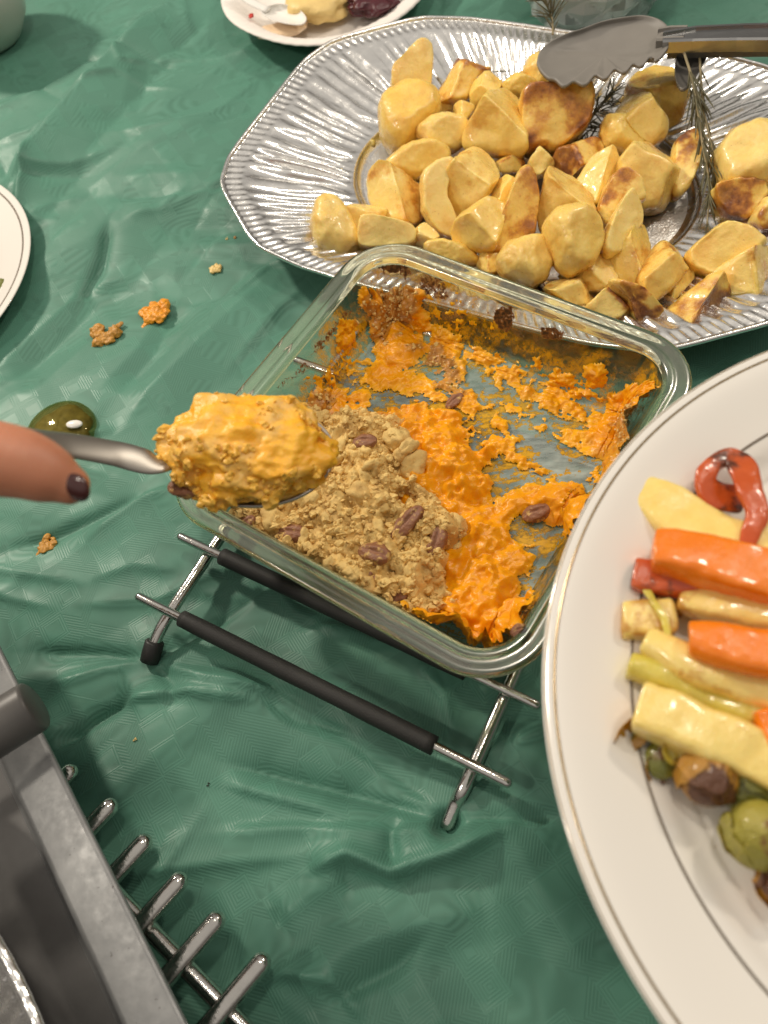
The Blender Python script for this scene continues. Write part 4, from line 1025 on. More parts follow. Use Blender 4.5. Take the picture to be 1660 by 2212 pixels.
# ================================================================== tongs
tongs = thing('tongs', 'steel tongs with scalloped grey silicone head lying across the foil platter', 'tongs', at(1480, 110, 4.5))
OUT = [(1160, 133), (1166, 112), (1185, 92), (1220, 74), (1262, 60), (1300, 46), (1345, 37), (1390, 33), (1425, 42), (1446, 62), (1449, 88), (1436, 112), (1420, 128), (1404, 122), (1388, 140), (1368, 136), (1350, 154), (1328, 147), (1308, 168), (1286, 160), (1264, 181), (1240, 173), (1218, 184), (1200, 170), (1184, 166), (1168, 150)]
def shell(name, outl, h0, sag, thick, mat, parent, tilt=0.0):
    P2 = np.array(outl + outl[:1], float); P2 = smooth_path(np.c_[P2, np.zeros(len(P2))], 180)[:-1, :2]
    c2 = P2.mean(0); Rg = []
    for s_ in (1.0, 0.97, 0.9, 0.8, 0.65, 0.5, 0.33, 0.16, 0.02):
        q = c2 + (P2 - c2) * s_; rim = 0.10 if s_ > 0.95 else 0
        Rg.append(np.array([at(x, y, h0 - sag * (1 - s_ ** 2) + rim + tilt * (x - c2[0]) / 100 - 0.10 * math.exp(-((y - (c2[1] - 6 + 0.02 * (x - c2[0]))) / 6.0) ** 2) * (s_ < 0.8)) for x, y in q]))
    Rl = [r - np.array([0, 0, thick]) for r in Rg]
    V_, F_ = rings(np.array(Rl[::-1] + Rg), True, True)
    return make(name, V_, F_, mat, parent)
shell('silicone_head', OUT, 6.6, 0.9, 0.28, M['silicone'], tongs, 0.25)
def bar(pts, wd, ht):
    P = np.array(pts, float); Rg = []
    T_ = np.gradient(P, axis=0)
    for i, p in enumerate(P):
        t = nrm(T_[i]); s_ = nrm(np.cross(t, (0, 0, 1))); u = np.cross(s_, t)
        w2 = wd[i] / 2; h2 = ht / 2; e = 0.12
        pr_ = [(-w2, -h2), (w2, -h2), (w2, h2 - e), (w2 - e, h2), (w2 - 0.32, h2), (w2 - 0.4, h2 - 0.2), (-w2 + 0.4, h2 - 0.2), (-w2 + 0.32, h2), (-w2 + e, h2), (-w2, h2 - e)]
        Rg.append(np.array([p + s_ * a + u * b for a, b in pr_]))
    return rings(Rg, True, True)
V_, F_ = bar([at(1432, 90, 6.9), at(1500, 83, 7.1), at(1600, 80, 7.6), at(1720, 79, 8.3), at(1950, 80, 9.4)], [1.25, 1.75, 1.9, 1.95, 2.0], 0.9)
make('upper_arm', V_, F_, M['steel'], tongs, False)
V_, F_ = bar([at(1445, 108, 5.3), at(1530, 104, 5.7), at(1650, 100, 6.6), at(1950, 98, 8.6)], [1.2, 1.4, 1.5, 1.6], 0.6)
make('lower_arm', V_, F_, simple('dull_steel', (0.22, 0.22, 0.22), 0.45, 0.7), tongs, False)
shell('lower_head', [(1462, 118), (1490, 108), (1528, 112), (1512, 150), (1488, 184), (1472, 190), (1461, 168), (1459, 140)], 5.2, 0.25, 0.25, M['silicone'], tongs)
V_, F_ = bar([at(1420, 86, 6.75), at(1446, 84, 6.85), at(1480, 83, 6.98)], [1.5, 1.75, 1.7], 1.0)
make('neck', V_, F_, M['silicone'], tongs, False)

# ================================================================== cut glass bowl
gb = at(1278, 58, 0.0); gb = np.array([gb[0] + 0.3, gb[1] + 2.6, 0.1])
prof = [(3.6, 0), (4.6, 0.15), (5.2, 0.7)] + [(5.2 + 2.0 * (k / 22), 0.7 + 6.3 * (k / 22)) for k in range(1, 23)] + [(7.3, 7.2), (7.0, 7.25), (6.5, 6.8)] + [(6.5 - 1.9 * (k / 8), 6.8 - 5.4 * (k / 8)) for k in range(1, 9)] + [(2.0, 1.15)]
N_ = 144; aa = np.linspace(0, 2 * np.pi, N_, endpoint=False); Rg = []
for k, (r, z) in enumerate(prof):
    dd = 0
    if 3 <= k <= 24:
        row = (z - 0.7) / 1.15; q = aa / (2 * np.pi) * 24
        dd = 0.34 * (1 - np.maximum(np.abs(((q + row) % 2) - 1), np.abs(((q - row) % 2) - 1)))
    rr = r + dd + 0 * aa
    Rg.append(np.stack([gb[0] + rr * np.cos(aa), gb[1] + rr * np.sin(aa), gb[2] + z + 0 * aa], -1))
V_, F_ = rings(Rg, True, True)
tag(make('glass_bowl', V_, F_, M['crystal'], None, False), 'cut glass bowl with diamond facets behind the tongs', 'bowl')

# ================================================================== paper plate with leftovers
pc = np.array([-8.6, 55.3, 0.1]); pr_r = 10.3
pp = thing('paper_plate', 'white paper plate with leftover mash and beetroot at the top', 'paper plate', pc)
aa = np.linspace(0, 2 * np.pi, 240, endpoint=False); Rg = []
for k, (r, z) in enumerate([(0.1, .12), (5, .12), (6.6, .16), (7.3, .5), (8.2, 1.25), (9.2, 1.7), (10.0, 1.85), (10.3, 1.78), (10.28, 1.68), (9.2, 1.55), (8.2, 1.1), (7.3, .3), (6.6, .02), (0.1, 0)]):
    fl = 0.02 * np.sin(aa * 60) * (r > 8) * (z > 1); lip = 0.9 * np.exp(-((aa - 4.0) / 0.5) ** 2) * (r > 7.5) * (r - 7.5) / 2.8
    Rg.append(np.stack([pc[0] + (r + 0.2 * np.sin(aa * 3)) * np.cos(aa), pc[1] + r * np.sin(aa), pc[2] + z + fl + lip * 0.6], -1))
V_, F_ = rings(Rg); make('plate', V_, F_, M['paper'], pp)
M['cream'] = simple('cream_mash', (0.80, 0.58, 0.22), 0.45, 0, 0.12, 1.5, 0.5, 5)
M['beet'] = simple('beetroot', (0.075, 0.012, 0.018), 0.25, 0, 0.5, 2.0, 0.5, 4)
M['sauce'] = simple('pale_sauce', (0.80, 0.60, 0.40), 0.3, 0, 0.1, 1.0)
def lump(name, c, r3, mat, label, cat, seed, amp=0.2, fr=1.6, sub=4):
    v, f = ico(sub); d = 1 + amp * fbm(v * fr + seed, 4, seed)
    P = v * d[:, None] * r3 + c
    P[:, 2] = np.maximum(P[:, 2], c[2] - r3[2] * 0.55)
    return tag(make(name, P, f, mat, None), label, cat)
lump('mash_lump', at(690, 5, 1.6), (3.3, 2.8, 1.3), M['cream'], 'pale yellow mash heap on the paper plate', 'mash', 3)
lump('beetroot', at(800, -2, 1.6), (2.6, 2.2, 1.0), M['beet'], 'dark purple beetroot heap beside the pale mash', 'beetroot', 5, 0.35, 2.2)
lump('sauce_pool', at(610, 62, 1.1), (2.4, 1.3, 0.3), M['sauce'], 'small pool of pale sauce on the paper plate', 'sauce', 6, 0.2, 1.2)
lump('beetroot_bit', at(543, 34, 2.0), (0.25, 0.35, 0.12), simple('red_bit', (0.5, 0.03, 0.02), 0.4), 'tiny red scrap on the left of the paper plate', 'scrap', 7, 0.2, 1.2, 3)
psp = thing('plastic_spoon', 'white plastic spoon resting on the paper plate', 'spoon', at(600, 40, 1.8))
SP = [(560, 20), (600, 8), (640, 16), (662, 38), (650, 52), (610, 48), (575, 36)]
shell('bowl', SP, 2.3, 0.4, 0.1, M['plastic'], psp)
V_, F_ = tube(smooth_path([at(580, 22, 2.3), at(540, 2, 2.7), at(500, -30, 3.2)], 12), [.45] * 12, 10, flat=0.3); make('handle', V_, F_, M['plastic'], psp)

# ================================================================== cup and left plate
cc = np.array([-43.6, 56.6, 0.15])
M['cup'] = simple('glazed_cup', (0.62, 0.60, 0.55), 0.25)
V_, F_ = lathe([(0.1, 0), (2.9, 0), (3.2, .25), (4.6, 2.0), (5.6, 4.6), (6.0, 7.4), (5.85, 7.6), (5.7, 7.3), (5.2, 4.6), (4.2, 2.2), (0.1, .6)], cc, 96)
tag(make('cup', V_, F_, M['cup'], None), 'white china cup in the upper left corner', 'cup')
def plate(name, c, R0, label, line_mat, rings_at, well=0.76, depth=1.6, cat='plate', z0=0.0):
    root = thing(name, label, cat, (c[0], c[1], c[2] - depth))
    prof = [(0.1, .28), (R0 * well * .8, .28), (R0 * well * .93, .42), (R0 * well, .8), (R0 * (well + .06), 1.08), (R0 * .94, 1.48), (R0 * .985, 1.58), (R0, 1.58), (R0 * 1.004, 1.50), (R0 * .985, 1.40), (R0 * .90, 1.2), (R0 * well, .5), (R0 * well * .8, 0.05), (R0 * well * .7, 0), (0.1, .02)]
    sc = depth / 1.6
    pth = smooth_path(np.array([(r, z * sc, 0) for r, z in prof]), 90)
    V_, F_ = lathe([(r, z) for r, z, _ in pth], (c[0], c[1], c[2] - depth), 260)
    china = make('china', V_, F_, M['white_china'], root)
    top = pth[np.r_[0:48]]
    for r, wd, line_mat in rings_at:
        z = np.interp(r, top[:, 0], top[:, 1]); z2 = np.interp(r + wd, top[:, 0], top[:, 1])
        V_, F_ = lathe([(r, z - 0.01), (r, z + 0.012), (r + wd, z2 + 0.012), (r + wd, z2 - 0.01)], (c[0], c[1], c[2] - depth), 260)
        make('painted_line', V_, F_, line_mat, china)
    return root
lp = plate('side_plate', (-44.3, 21.6, 1.75), 13.2, 'white plate with thin brown line at the left edge', M['greyline'], [(12.55, 0.14, M['greyline'])])
M['olive_food'] = simple('olive_food', (0.16, 0.17, 0.035), 0.4, 0, 0.3, 2, 0.3)
lump('green_scrap', at(-8, 632, 1.0), (0.9, 1.3, 0.6), M['olive_food'], 'green scrap of food on the left plate', 'scrap', 11)

# ================================================================== big plate of vegetables, held over the table
PZ = 16.0; PC = np.array([19.30, -18.12, PZ])
bp = plate('serving_plate', PC, 15.3, 'large white serving plate with gold rim line, full of roast vegetables', M['gold'], [(14.92, 0.09, M['gold']), (12.35, 0.10, M['greyline'])], 0.79, 1.7)
V_, F_ = lathe([(15.3 * 1.0 + 0.02 * math.cos(a), 1.68 * 0.99 + 0.05 * math.sin(a)) for a in np.linspace(0, 2 * np.pi, 9)], (PC[0], PC[1], PC[2] - 1.7), 260)
make('gold_edge', V_, F_, M['gold'], bp)
FZ = PZ - 1.42                                     # floor of the plate
M['parsnip'] = mat_veg('parsnip', (0.80, 0.55, 0.11), (0.91, 0.75, 0.29), (0.58, 0.31, 0.06), rough=0.24)
M['parsnip_y'] = mat_veg('leek', (0.55, 0.44, 0.035), (0.66, 0.55, 0.12), (0.35, 0.22, 0.03), rough=0.3)
M['carrot'] = mat_veg('carrot', (0.80, 0.175, 0.002), (0.87, 0.235, 0.004), (0.30, 0.05, 0.008), rough=0.26)
M['pepper'] = mat_veg('red_pepper', (0.44, 0.062, 0.010), (0.62, 0.115, 0.018), (0.10, 0.03, 0.015), rough=0.22)
M['sprout'] = mat_veg('sprout', (0.24, 0.22, 0.018), (0.44, 0.36, 0.07), (0.20, 0.085, 0.02), rough=0.4, coat=0.15, bump=0.3, scale=1.8)
M['sprout_b'] = mat_veg('sprout_orange', (0.36, 0.15, 0.012), (0.48, 0.24, 0.03), (0.11, 0.04, 0.016), rough=0.4, coat=0.15, bump=0.3, scale=1.8)
M['leaf'] = mat_veg('sprout_leaf', (0.10, 0.115, 0.014), (0.20, 0.18, 0.03), (0.16, 0.06, 0.02), rough=0.3)
def baton(name, pts, wd, th, mat, label, cat, seed, crust=0.0, end=0.72, group=None, n=40, m=28, square=3.5):
    """pts: (px, py, z of middle); wd, th half sizes in cm along the path"""
    P = smooth_path(np.array([at(x, y, z) for x, y, z in pts]), n)
    wd = np.interp(np.linspace(0, 1, n), np.linspace(0, 1, len(wd)), wd); th = np.interp(np.linspace(0, 1, n), np.linspace(0, 1, len(th)), th)
    wd = wd * 1.14; th = th * 1.1
    T_ = np.gradient(P, axis=0); Rg = []; ang = np.linspace(0, 2 * np.pi, m, endpoint=False)
    ex = 2 / square
    ce, se = np.cos(ang), np.sin(ang)
    cx = np.sign(ce) * np.abs(ce) ** ex; sy = np.sign(se) * np.abs(se) ** ex
    t0, t1 = nrm(T_[0]), nrm(T_[-1])
    seq = [(P[0] - t0 * 0.06, 0, end * 0.6), (P[0] - t0 * 0.05, 0, end), (P[0], 0, 0.97)] + [(P[i], i, 1) for i in range(1, n - 1)] + [(P[-1], n - 1, 0.97), (P[-1] + t1 * 0.05, n - 1, end), (P[-1] + t1 * 0.06, n - 1, end * 0.6)]
    for c, i, s_ in seq:
        t = nrm(T_[i]); sd = nrm(np.cross(t, (0, 0, 1))); u = np.cross(sd, t)
        Rg.append(c + np.outer(cx * wd[i] * s_, sd) + np.outer(sy * th[i] * s_, u))
    V_, F_ = rings(Rg, True, True)
    nz = fbm(V_ * 0.9, 3, seed); cen = V_ - np.repeat(np.array([s[0] for s in seq]), m, 0).tolist() if False else None
    V_ = V_ + 0.11 * np.stack([fbm(V_ * 0.75 + 9, 3, seed + 1), fbm(V_ * 0.75 + 19, 3, seed + 2), fbm(V_ * 0.75 + 29, 3, seed + 3)], -1)
    tpos = np.r_[np.repeat(np.linspace(0, 1, len(seq)), m), 0, 1]; endc = 0.45 * np.exp(-(tpos / 0.03) ** 2)
    o = make(name, V_, F_, mat, None, True, {'crust': np.clip(crust + 0.3 * nz + endc * (crust > 0), 0, 1)})
    return tag(o, label, cat, group)
g_v = 'vegetables on the white serving plate'
baton('parsnip', [(1372, 1052, FZ + .9), (1440, 1090, FZ + 1.0), (1520, 1145, FZ + 1.2), (1600, 1185, FZ + 1.4), (1700, 1215, FZ + 1.6)], [.55, .85, .95, .9, .8], [.3, .35, .4, .4, .4], M['parsnip'], 'flat curved parsnip piece pointing up left at the top of the plate', 'parsnip', 1, 0.30, 0.9, g_v)
baton('parsnip', [(1640, 1150, FZ + 1.0), (1700, 1130, FZ + 1.0), (1760, 1110, FZ + 1.0)], [.5, .6, .5], [.4, .4, .4], M['parsnip'], 'parsnip piece behind the pepper at the right picture edge', 'parsnip', 21, 0.1, 0.8, g_v)
baton('red_pepper_strip', [(1598, 1078, FZ + 1.0), (1545, 1066, FZ + 1.15), (1522, 1035, FZ + 1.3), (1542, 1000, FZ + 1.5), (1578, 990, FZ + 1.65), (1606, 1014, FZ + 1.9), (1622, 1060, FZ + 2.1), (1636, 1110, FZ + 2.1), (1622, 1150, FZ + 2.0), (1610, 1185, FZ + 1.8)], [.46, .46, .34, .30, .34, .44, .42, .34, .30, .26], [.16, .18, .2, .2, .18, .16, .18, .2, .16, .12], M['pepper'], 'curled strip of roasted red pepper at the top of the vegetables', 'pepper', 2, 0.34, 0.85, g_v, 70)
baton('carrot', [(1415, 1192, FZ + 1.7), (1500, 1207, FZ + 1.8), (1600, 1238, FZ + 1.95), (1760, 1285, FZ + 2.1)], [.66, .72, .78, .8], [.65, .68, .7, .7], M['carrot'], 'thick orange carrot baton lying across the plate', 'carrot', 3, 0.0, 0.96, g_v, square=6)
baton('carrot', [(1372, 1240, FZ + .9), (1420, 1250, FZ + 1.0), (1480, 1262, FZ + 1.1), (1560, 1275, FZ + 1.0)], [.52, .55, .5, .4], [.4, .4, .4, .35], M['pepper'], 'short reddish carrot chunk tucked under the thick carrot', 'carrot', 4, 0.25, 0.85, g_v, square=4)
baton('parsnip', [(1470, 1296, FZ + 1.1), (1540, 1306, FZ + 1.2), (1620, 1318, FZ + 1.3), (1740, 1335, FZ + 1.4)], [.35, .5, .55, .6], [.35, .45, .5, .5], M['parsnip'], 'pale parsnip baton between the two carrots', 'parsnip', 5, 0.40, 0.8, g_v)
baton('parsnip', [(1345, 1342, FZ + .7), (1390, 1342, FZ + .75), (1450, 1338, FZ + .8)], [.56, .6, .55], [.5, .5, .45], M['parsnip'], 'stubby parsnip end sticking out on the left', 'parsnip', 6, 0.40, 0.92, g_v, square=5)
baton('parsnip', [(1400, 1388, FZ + 1.3), (1470, 1425, FZ + 1.5), (1560, 1462, FZ + 1.5), (1640, 1492, FZ + 1.5), (1740, 1520, FZ + 1.5)], [.42, .55, .6, .6, .6], [.4, .5, .5, .5, .5], M['parsnip'], 'long tapering parsnip with a bulbous end under the glossy carrot', 'parsnip', 7, 0.30, 0.6, g_v, square=2.4)
baton('carrot', [(1492, 1385, FZ + 2.1), (1570, 1395, FZ + 2.2), (1650, 1412, FZ + 2.2), (1760, 1430, FZ + 2.2)], [.5, .66, .7, .7], [.5, .55, .6, .6], M['carrot'], 'glossy orange carrot stick at the right picture edge', 'carrot', 8, 0.0, 0.8, g_v, square=3)
baton('leek', [(1362, 1440, FZ + 1.0), (1430, 1465, FZ + 1.1), (1520, 1500, FZ + 1.1), (1620, 1545, FZ + 1.1), (1720, 1580, FZ + 1.1)], [.40, .45, .42, .4, .4], [.4, .42, .4, .4, .4], M['parsnip_y'], 'yellow green leek stick between two parsnips', 'leek', 9, 0.05, 0.6, g_v, square=2.3)
baton('parsnip', [(1378, 1530, FZ + 1.4), (1450, 1555, FZ + 1.5), (1540, 1595, FZ + 1.5), (1640, 1645, FZ + 1.4), (1740, 1690, FZ + 1.3)], [.66, .72, .74, .72, .7], [.6, .62, .62, .6, .6], M['parsnip'], 'fat pale parsnip baton lying just above the sprouts', 'parsnip', 10, 0.26, 0.9, g_v, square=5)
baton('carrot', [(1652, 1540, FZ + 1.8), (1668, 1580, FZ + 1.8), (1690, 1640, FZ + 1.8)], [.3, .35, .35], [.4, .4, .4], M['carrot'], 'sliver of carrot cut off at the right picture edge', 'carrot', 11, 0.0, 0.9, g_v)
baton('onion_strand', [(1385, 1268, FZ + 1.0), (1410, 1310, FZ + 1.35), (1435, 1350, FZ + 1.5), (1452, 1410, FZ + 1.9)], [.09, .12, .12, .06], [.05, .06, .06, .05], M['parsnip_y'], 'thin limp onion strand draped over the parsnip end', 'onion', 12, 0.3, 0.8, g_v)
def ball(name, px, py, hc, rpx, mat, label, cat, seed, crust, dirc, sub=4, sq=(1, 1, 1)):
    """a sprout: a core and overlapping cupped leaves, charred on the side dirc"""
    c = at(px, py, hc); r = rpx / ppc(c) * 0.95; v, f = ico(4); rr_ = np.random.default_rng(seed)
    root = thing(name, label, cat, c - (0, 0, r * 0.9), g_v)
    n = nrm(dirc[0] * CR + dirc[1] * CU + dirc[2] * CT)
    def att(P):
        d = nrm_rows(P - c) @ n
        return {'crust': np.clip(crust * (d - 0.15) * 1.2 + 0.45 * fbm((P - c) * 1.9, 3, seed + 2), 0, 1)}
    P = c + v * r * 0.88 * np.array(sq); make('heart', P, f, mat, root, True, att(P))
    ax0 = nrm(rr_.normal(size=3))
    for k in range(8):
        a = k * 2.4; ax_ = nrm(np.cross(ax0, (0.3, 0.5, 0.8))); ay_ = np.cross(ax0, ax_)
        ctr = nrm(ax0 * rr_.uniform(-0.1, 0.75) + ax_ * math.cos(a) + ay_ * math.sin(a)); e1 = nrm(np.cross(ctr, ax0)); e2 = np.cross(ctr, e1)
        TH, PHI = np.meshgrid(np.linspace(0.0, 1, 14), np.linspace(0, 2 * np.pi, 28, endpoint=False), indexing='ij')
        th = TH * (0.95 + 0.14 * np.sin(3 * PHI + k) + 0.10 * np.sin(5 * PHI + 2 * k)) * 0.85
        dr = np.cos(th)[..., None] * ctr + np.sin(th)[..., None] * (np.cos(PHI)[..., None] * e1 + np.sin(PHI)[..., None] * e2)
        rad = r * (0.90 + 0.012 * k + 0.10 * TH ** 4 - 0.02 * np.abs(np.sin(4 * PHI)) * TH)
        top = c + dr * rad[..., None] * np.array(sq); bot = top - dr * 0.035
        V_, F_ = rings(np.concatenate([top, bot[::-1]], 0))
        make('leaf', V_, F_, mat, root, True, att(V_))
    return root
def nrm_rows(a): return a / np.maximum(np.linalg.norm(a, axis=1), 1e-9)[:, None]
ball('brussels_sprout', 1528, 1682, FZ + 1.2, 70, M['sprout_b'], 'browned brussels sprout with a charred cut face', 'sprout', 1, 1.0, (-0.1, -0.35, 0.9))
ball('brussels_sprout', 1640, 1798, FZ + 1.3, 82, M['sprout'], 'large green brussels sprout at the right picture edge', 'sprout', 2, 0.75, (0.45, -0.15, 0.8))
ball('brussels_sprout', 1428, 1640, FZ + .7, 40, M['leaf'], 'small crushed green sprout left of the browned one', 'sprout', 3, 0.3, (0.2, .4, 0.6), sq=(1, 1.15, .8))
ball('brussels_sprout', 1610, 1700, FZ + .9, 60, M['leaf'], 'shadowed green sprout behind the browned one', 'sprout', 4, 0.3, (0.2, -.4, 0.6))
ball('brussels_sprout', 1690, 1910, FZ + .9, 60, M['sprout_b'], 'brown sprout mostly outside the right picture edge', 'sprout', 6, 0.9, (-0.5, .1, 0.6))
def leafm(px, py, h, w_, ln, ang, label, seed, mat):
    c = at(px, py, h); U_, V2_ = np.meshgrid(np.linspace(-1, 1, 16), np.linspace(-1, 1, 16))
    x = U_ * np.sqrt(np.clip(1 - (V2_ * 0.96) ** 2, 0, 1)); z = 0.45 * (x ** 2) + 0.25 * V2_ ** 2 + 0.10 * fbm(p3(U_ * 2, V2_ * 2, seed), 3, seed)
    ca, sa = math.cos(ang), math.sin(ang); X_, Y_ = x * w_, V2_ * ln
    P = c + (X_ * ca - Y_ * sa)[..., None] * CR + (X_ * sa + Y_ * ca)[..., None] * CU + (z * 0.8)[..., None] * CT
    Pt = P.reshape(-1, 3); Pb = Pt - CT * 0.07
    Fg = grid_faces(16, 16); n = len(Pt)
    Vv = np.vstack([Pt, Pb]); Fv = Fg.tolist() + (Fg[:, ::-1] + n).tolist()
    idx = list(range(16)) + [15 + 16 * i for i in range(1, 16)] + [240 + i for i in range(14, -1, -1)] + [16 * i for i in range(14, 0, -1)]
    for a, b in zip(idx, idx[1:] + idx[:1]): Fv.append([a, a + n, b + n, b])
    o = make('sprout_leaf', Vv, Fv, mat, None, True, {'crust': np.clip(0.3 + 0.7 * np.abs(V2_.ravel()) ** 3, 0, 1).repeat(1).tolist() * 2})
    return tag(o, label, 'leaf', g_v)
leafm(1362, 1582, FZ + .8, .45, .75, R_(-40), 'scorched orange green sprout leaf at the tip of the fat parsnip', 1, mat_veg('leaf_orange', (0.35, 0.22, 0.012), (0.42, 0.16, 0.01), (0.14, 0.06, 0.015)))
leafm(1395, 1575, FZ + .6, .5, .8, R_(-20), 'dark green sprout leaf beneath the parsnip end', 2, M['leaf'])
leafm(1412, 1660, FZ + .55, .3, .5, R_(10), 'pinkish brown onion petal left of the sprouts', 3, M['sprout_b'])
leafm(1450, 1620, FZ + 1.2, .35, .4, R_(30), 'pale inner sprout leaf beside the browned sprout', 4, M['parsnip_y'])
leafm(1580, 1660, FZ + 1.3, .8, 1.0, R_(40), 'olive leaf strip between the fat parsnip and the sprouts', 5, M['leaf'])
leafm(1440, 1310, FZ + .8, .6, .35, R_(-10), 'brown crisped onion scrap below the short carrot chunk', 6, M['sprout_b'])

rs = np.random.default_rng(4); sk = []
for px, py in [(1470, 1330), (1350, 1480), (1420, 1560), (1510, 1810), (1600, 1945), (1450, 1745), (1395, 1140), (1480, 1010), (1320, 1400), (1545, 1830), (1640, 985), (1380, 1700), (1560, 1880)]:
    d_ = at(px, py, FZ + 0.05); rr0 = math.hypot(d_[0] - PC[0], d_[1] - PC[1]); zf = FZ + (0.03 if rr0 < 11.2 else 0.03 + (rr0 - 11.2) * 0.32); sk.append(at(px, py, zf + 0.02))
sp_ = crumbs('plate_specks', sk, 0.03, 0.09, M['sprout_b'], None, 2, 5); tag(sp_, 'tiny brown roasting specks scattered on the white serving plate', 'specks')

# ================================================================== serving spoon, heaped
sp0 = at(545, 985, 14.6)
M['spoon_steel'] = simple('spoon_steel', (0.42, 0.39, 0.35), 0.42, 1.0, 0.08, 1.0)
spoon = thing('serving_spoon', 'steel serving spoon held level above the dish', 'spoon', sp0)
ax = nrm(at(745, 985, 14.6) - at(345, 995, 15.0)); ay = nrm(np.cross((0, 0, 1), ax)); az = np.cross(ax, ay)
def sloc(x, y, z): return sp0 + ax * x + ay * y + az * z
aa = np.linspace(0, 2 * np.pi, 80, endpoint=False); Rt = []; Rbm = []
LX, LY = 3.55, 2.45
for s_ in (1.0, .97, .9, .8, .65, .45, .25, .05):
    xs = np.cos(aa) * LX * s_; ys = np.sin(aa) * LY * s_ * (1 + 0.10 * np.cos(aa)); zz = -0.9 * (1 - s_ ** 2)
    Rt.append(np.array([sloc(x, y, zz) for x, y in zip(xs, ys)])); Rbm.append(np.array([sloc(x * 1.01, y * 1.01, zz - 0.14) for x, y in zip(xs, ys)]))
V_, F_ = rings(np.array(Rbm[::-1] + Rt), True, True); make('bowl', V_, F_, M['spoon_steel'], spoon)
hp = smooth_path([sloc(-3.3, 0, -.05), at(335, 1000, 15.6), at(250, 980, 16.6), at(150, 962, 17.9), at(40, 948, 19.4), at(-120, 935, 21.0)], 50)
wdh = np.interp(np.linspace(0, 1, 50), [0, .12, .25, .5, 1], [.75, .58, .62, .64, .7])
V_, F_ = tube(hp, wdh, 20, flat=0.28); make('handle', V_, F_, M['spoon_steel'], spoon)
v, f = ico(6); d = 1 + 0.16 * fbm(v * 1.6, 3, 5) + 0.10 * fbm(v * 3.2, 3, 6) - 0.07 * np.abs(fbm(v * 5, 3, 7)) + 0.03
hx = v * d[:, None] * (3.55, 2.62, 1.85); hx[:, 2] = np.where(hx[:, 2] < 0, hx[:, 2] * 0.36, hx[:, 2])
HP = sp0 + np.outer(hx[:, 0], ax) + np.outer(hx[:, 1], ay) + np.outer(hx[:, 2] + 0.1, az)
tn = np.clip(0.35 + 1.5 * fbm(v * 2.6 + 4, 4, 9) - 0.6 * v[:, 0], 0, 1)
t_ = NT('spoon_mash'); c_ = t_.coord(); a_ = t_.attr('tan')
b_ = t_.mix(t_.noise(c_, 1.6, 5, 0.6), (0.86, 0.34, 0.006), (0.96, 0.58, 0.05)); b_ = t_.mix(a_, b_, t_.mix(t_.noise(c_, 3, 4), (0.66, 0.32, 0.05), (0.90, 0.60, 0.16)))
M['mash2'] = t_.done(t_.pbsdf(Base_Color=b_, Roughness=0.38, Normal=t_.bump(t_.noise(c_, 4, 4), 0.3, 0.002), Subsurface_Weight=0.1, Subsurface_Radius=(0.006, 0.003, 0.0006), Subsurface_Scale=1.0))
heap = make('spoonful_of_mash', HP, f, M['mash2'], None, True, {'tan': tn * 0.8, 'thin': np.ones(len(v))})
tag(heap, 'heaped orange mash with crumble on the lifted serving spoon', 'mash')
hs = np.where((v[:, 2] > 0.0) & (tn > 0.25))[0]; hs = hs[rng.integers(0, len(hs), 200)]
crumbs('crumbs', [HP[i] + rng.normal(0, 0.03, 3) for i in hs], 0.05, 0.27, simple('spoon_crumb', (0.88, 0.46, 0.06), 0.45, 0, 0.3, 0.6), heap, 2, 8)
pecan(HP[np.argmin((pix(HP)[0] - 395) ** 2 + (pix(HP)[1] - 1060) ** 2 - 400 * HP[:, 2])], 0.8, 0.45, -0.4, 'dark pecan at the handle end of the spoonful', 0.1, 77)

# ================================================================== hand
M['skin'] = NT('skin')
t_ = M['skin']; c_ = t_.coord()
M['skin'] = t_.done(t_.pbsdf(Base_Color=t_.mix(t_.noise(c_, 0.8, 4), (0.50, 0.19, 0.105), (0.60, 0.26, 0.15)), Roughness=0.48, Subsurface_Weight=0.25, Subsurface_Radius=(0.008, 0.003, 0.0015), Subsurface_Scale=1.0, Normal=t_.bump(t_.noise(c_, 14, 3), 0.12, 0.0006, t_.bump(t_.noise(t_.coord(scale=(420, 90, 90)), 1.0, 3), 0.22, 0.0012))))
M['nail'] = simple('nail_polish', (0.055, 0.010, 0.008), 0.2, 0, 0.2, 2.0, Coat_Weight=0.6)
parts = []
def limb(pts, rr, n=30): parts.append(tube(smooth_path([at(x, y, z) for x, y, z in pts], n), np.interp(np.linspace(0, 1, n), np.linspace(0, 1, len(rr)), rr), 20, roundcap=True))
limb([(-330, 1010, 21.0), (-170, 985, 22.6), (-60, 985, 23.2), (40, 1000, 23.0), (110, 1027, 22.6), (150, 1047, 22.3)], [1.6, 1.45, 1.26, 1.15, 0.95, 0.66])         # thumb
limb([(-420, 900, 20.0), (-260, 850, 19.4), (-150, 880, 18.2), (-120, 980, 18.2), (-190, 1040, 19.0)], [1.1, .95, .88, .8, .62])        # index, curled round the handle
limb([(-440, 960, 19.0), (-270, 905, 17.6), (-170, 960, 16.6), (-170, 1060, 17.0), (-240, 1110, 18.0)], [1.1, .95, .88, .8, .62])
limb([(-460, 1040, 18.6), (-310, 990, 16.8), (-220, 1040, 15.8), (-220, 1130, 16.4), (-290, 1170, 17.4)], [1.05, .9, .84, .76, .6])
limb([(-480, 1110, 18.4), (-360, 1080, 16.8), (-290, 1120, 16.0), (-290, 1190, 16.6), (-340, 1220, 17.4)], [.95, .78, .72, .66, .52])
limb([(-640, 1060, 20.5), (-540, 1010, 20.6), (-430, 960, 20.4), (-360, 960, 20.2)], [2.2, 2.7, 2.5, 1.6])
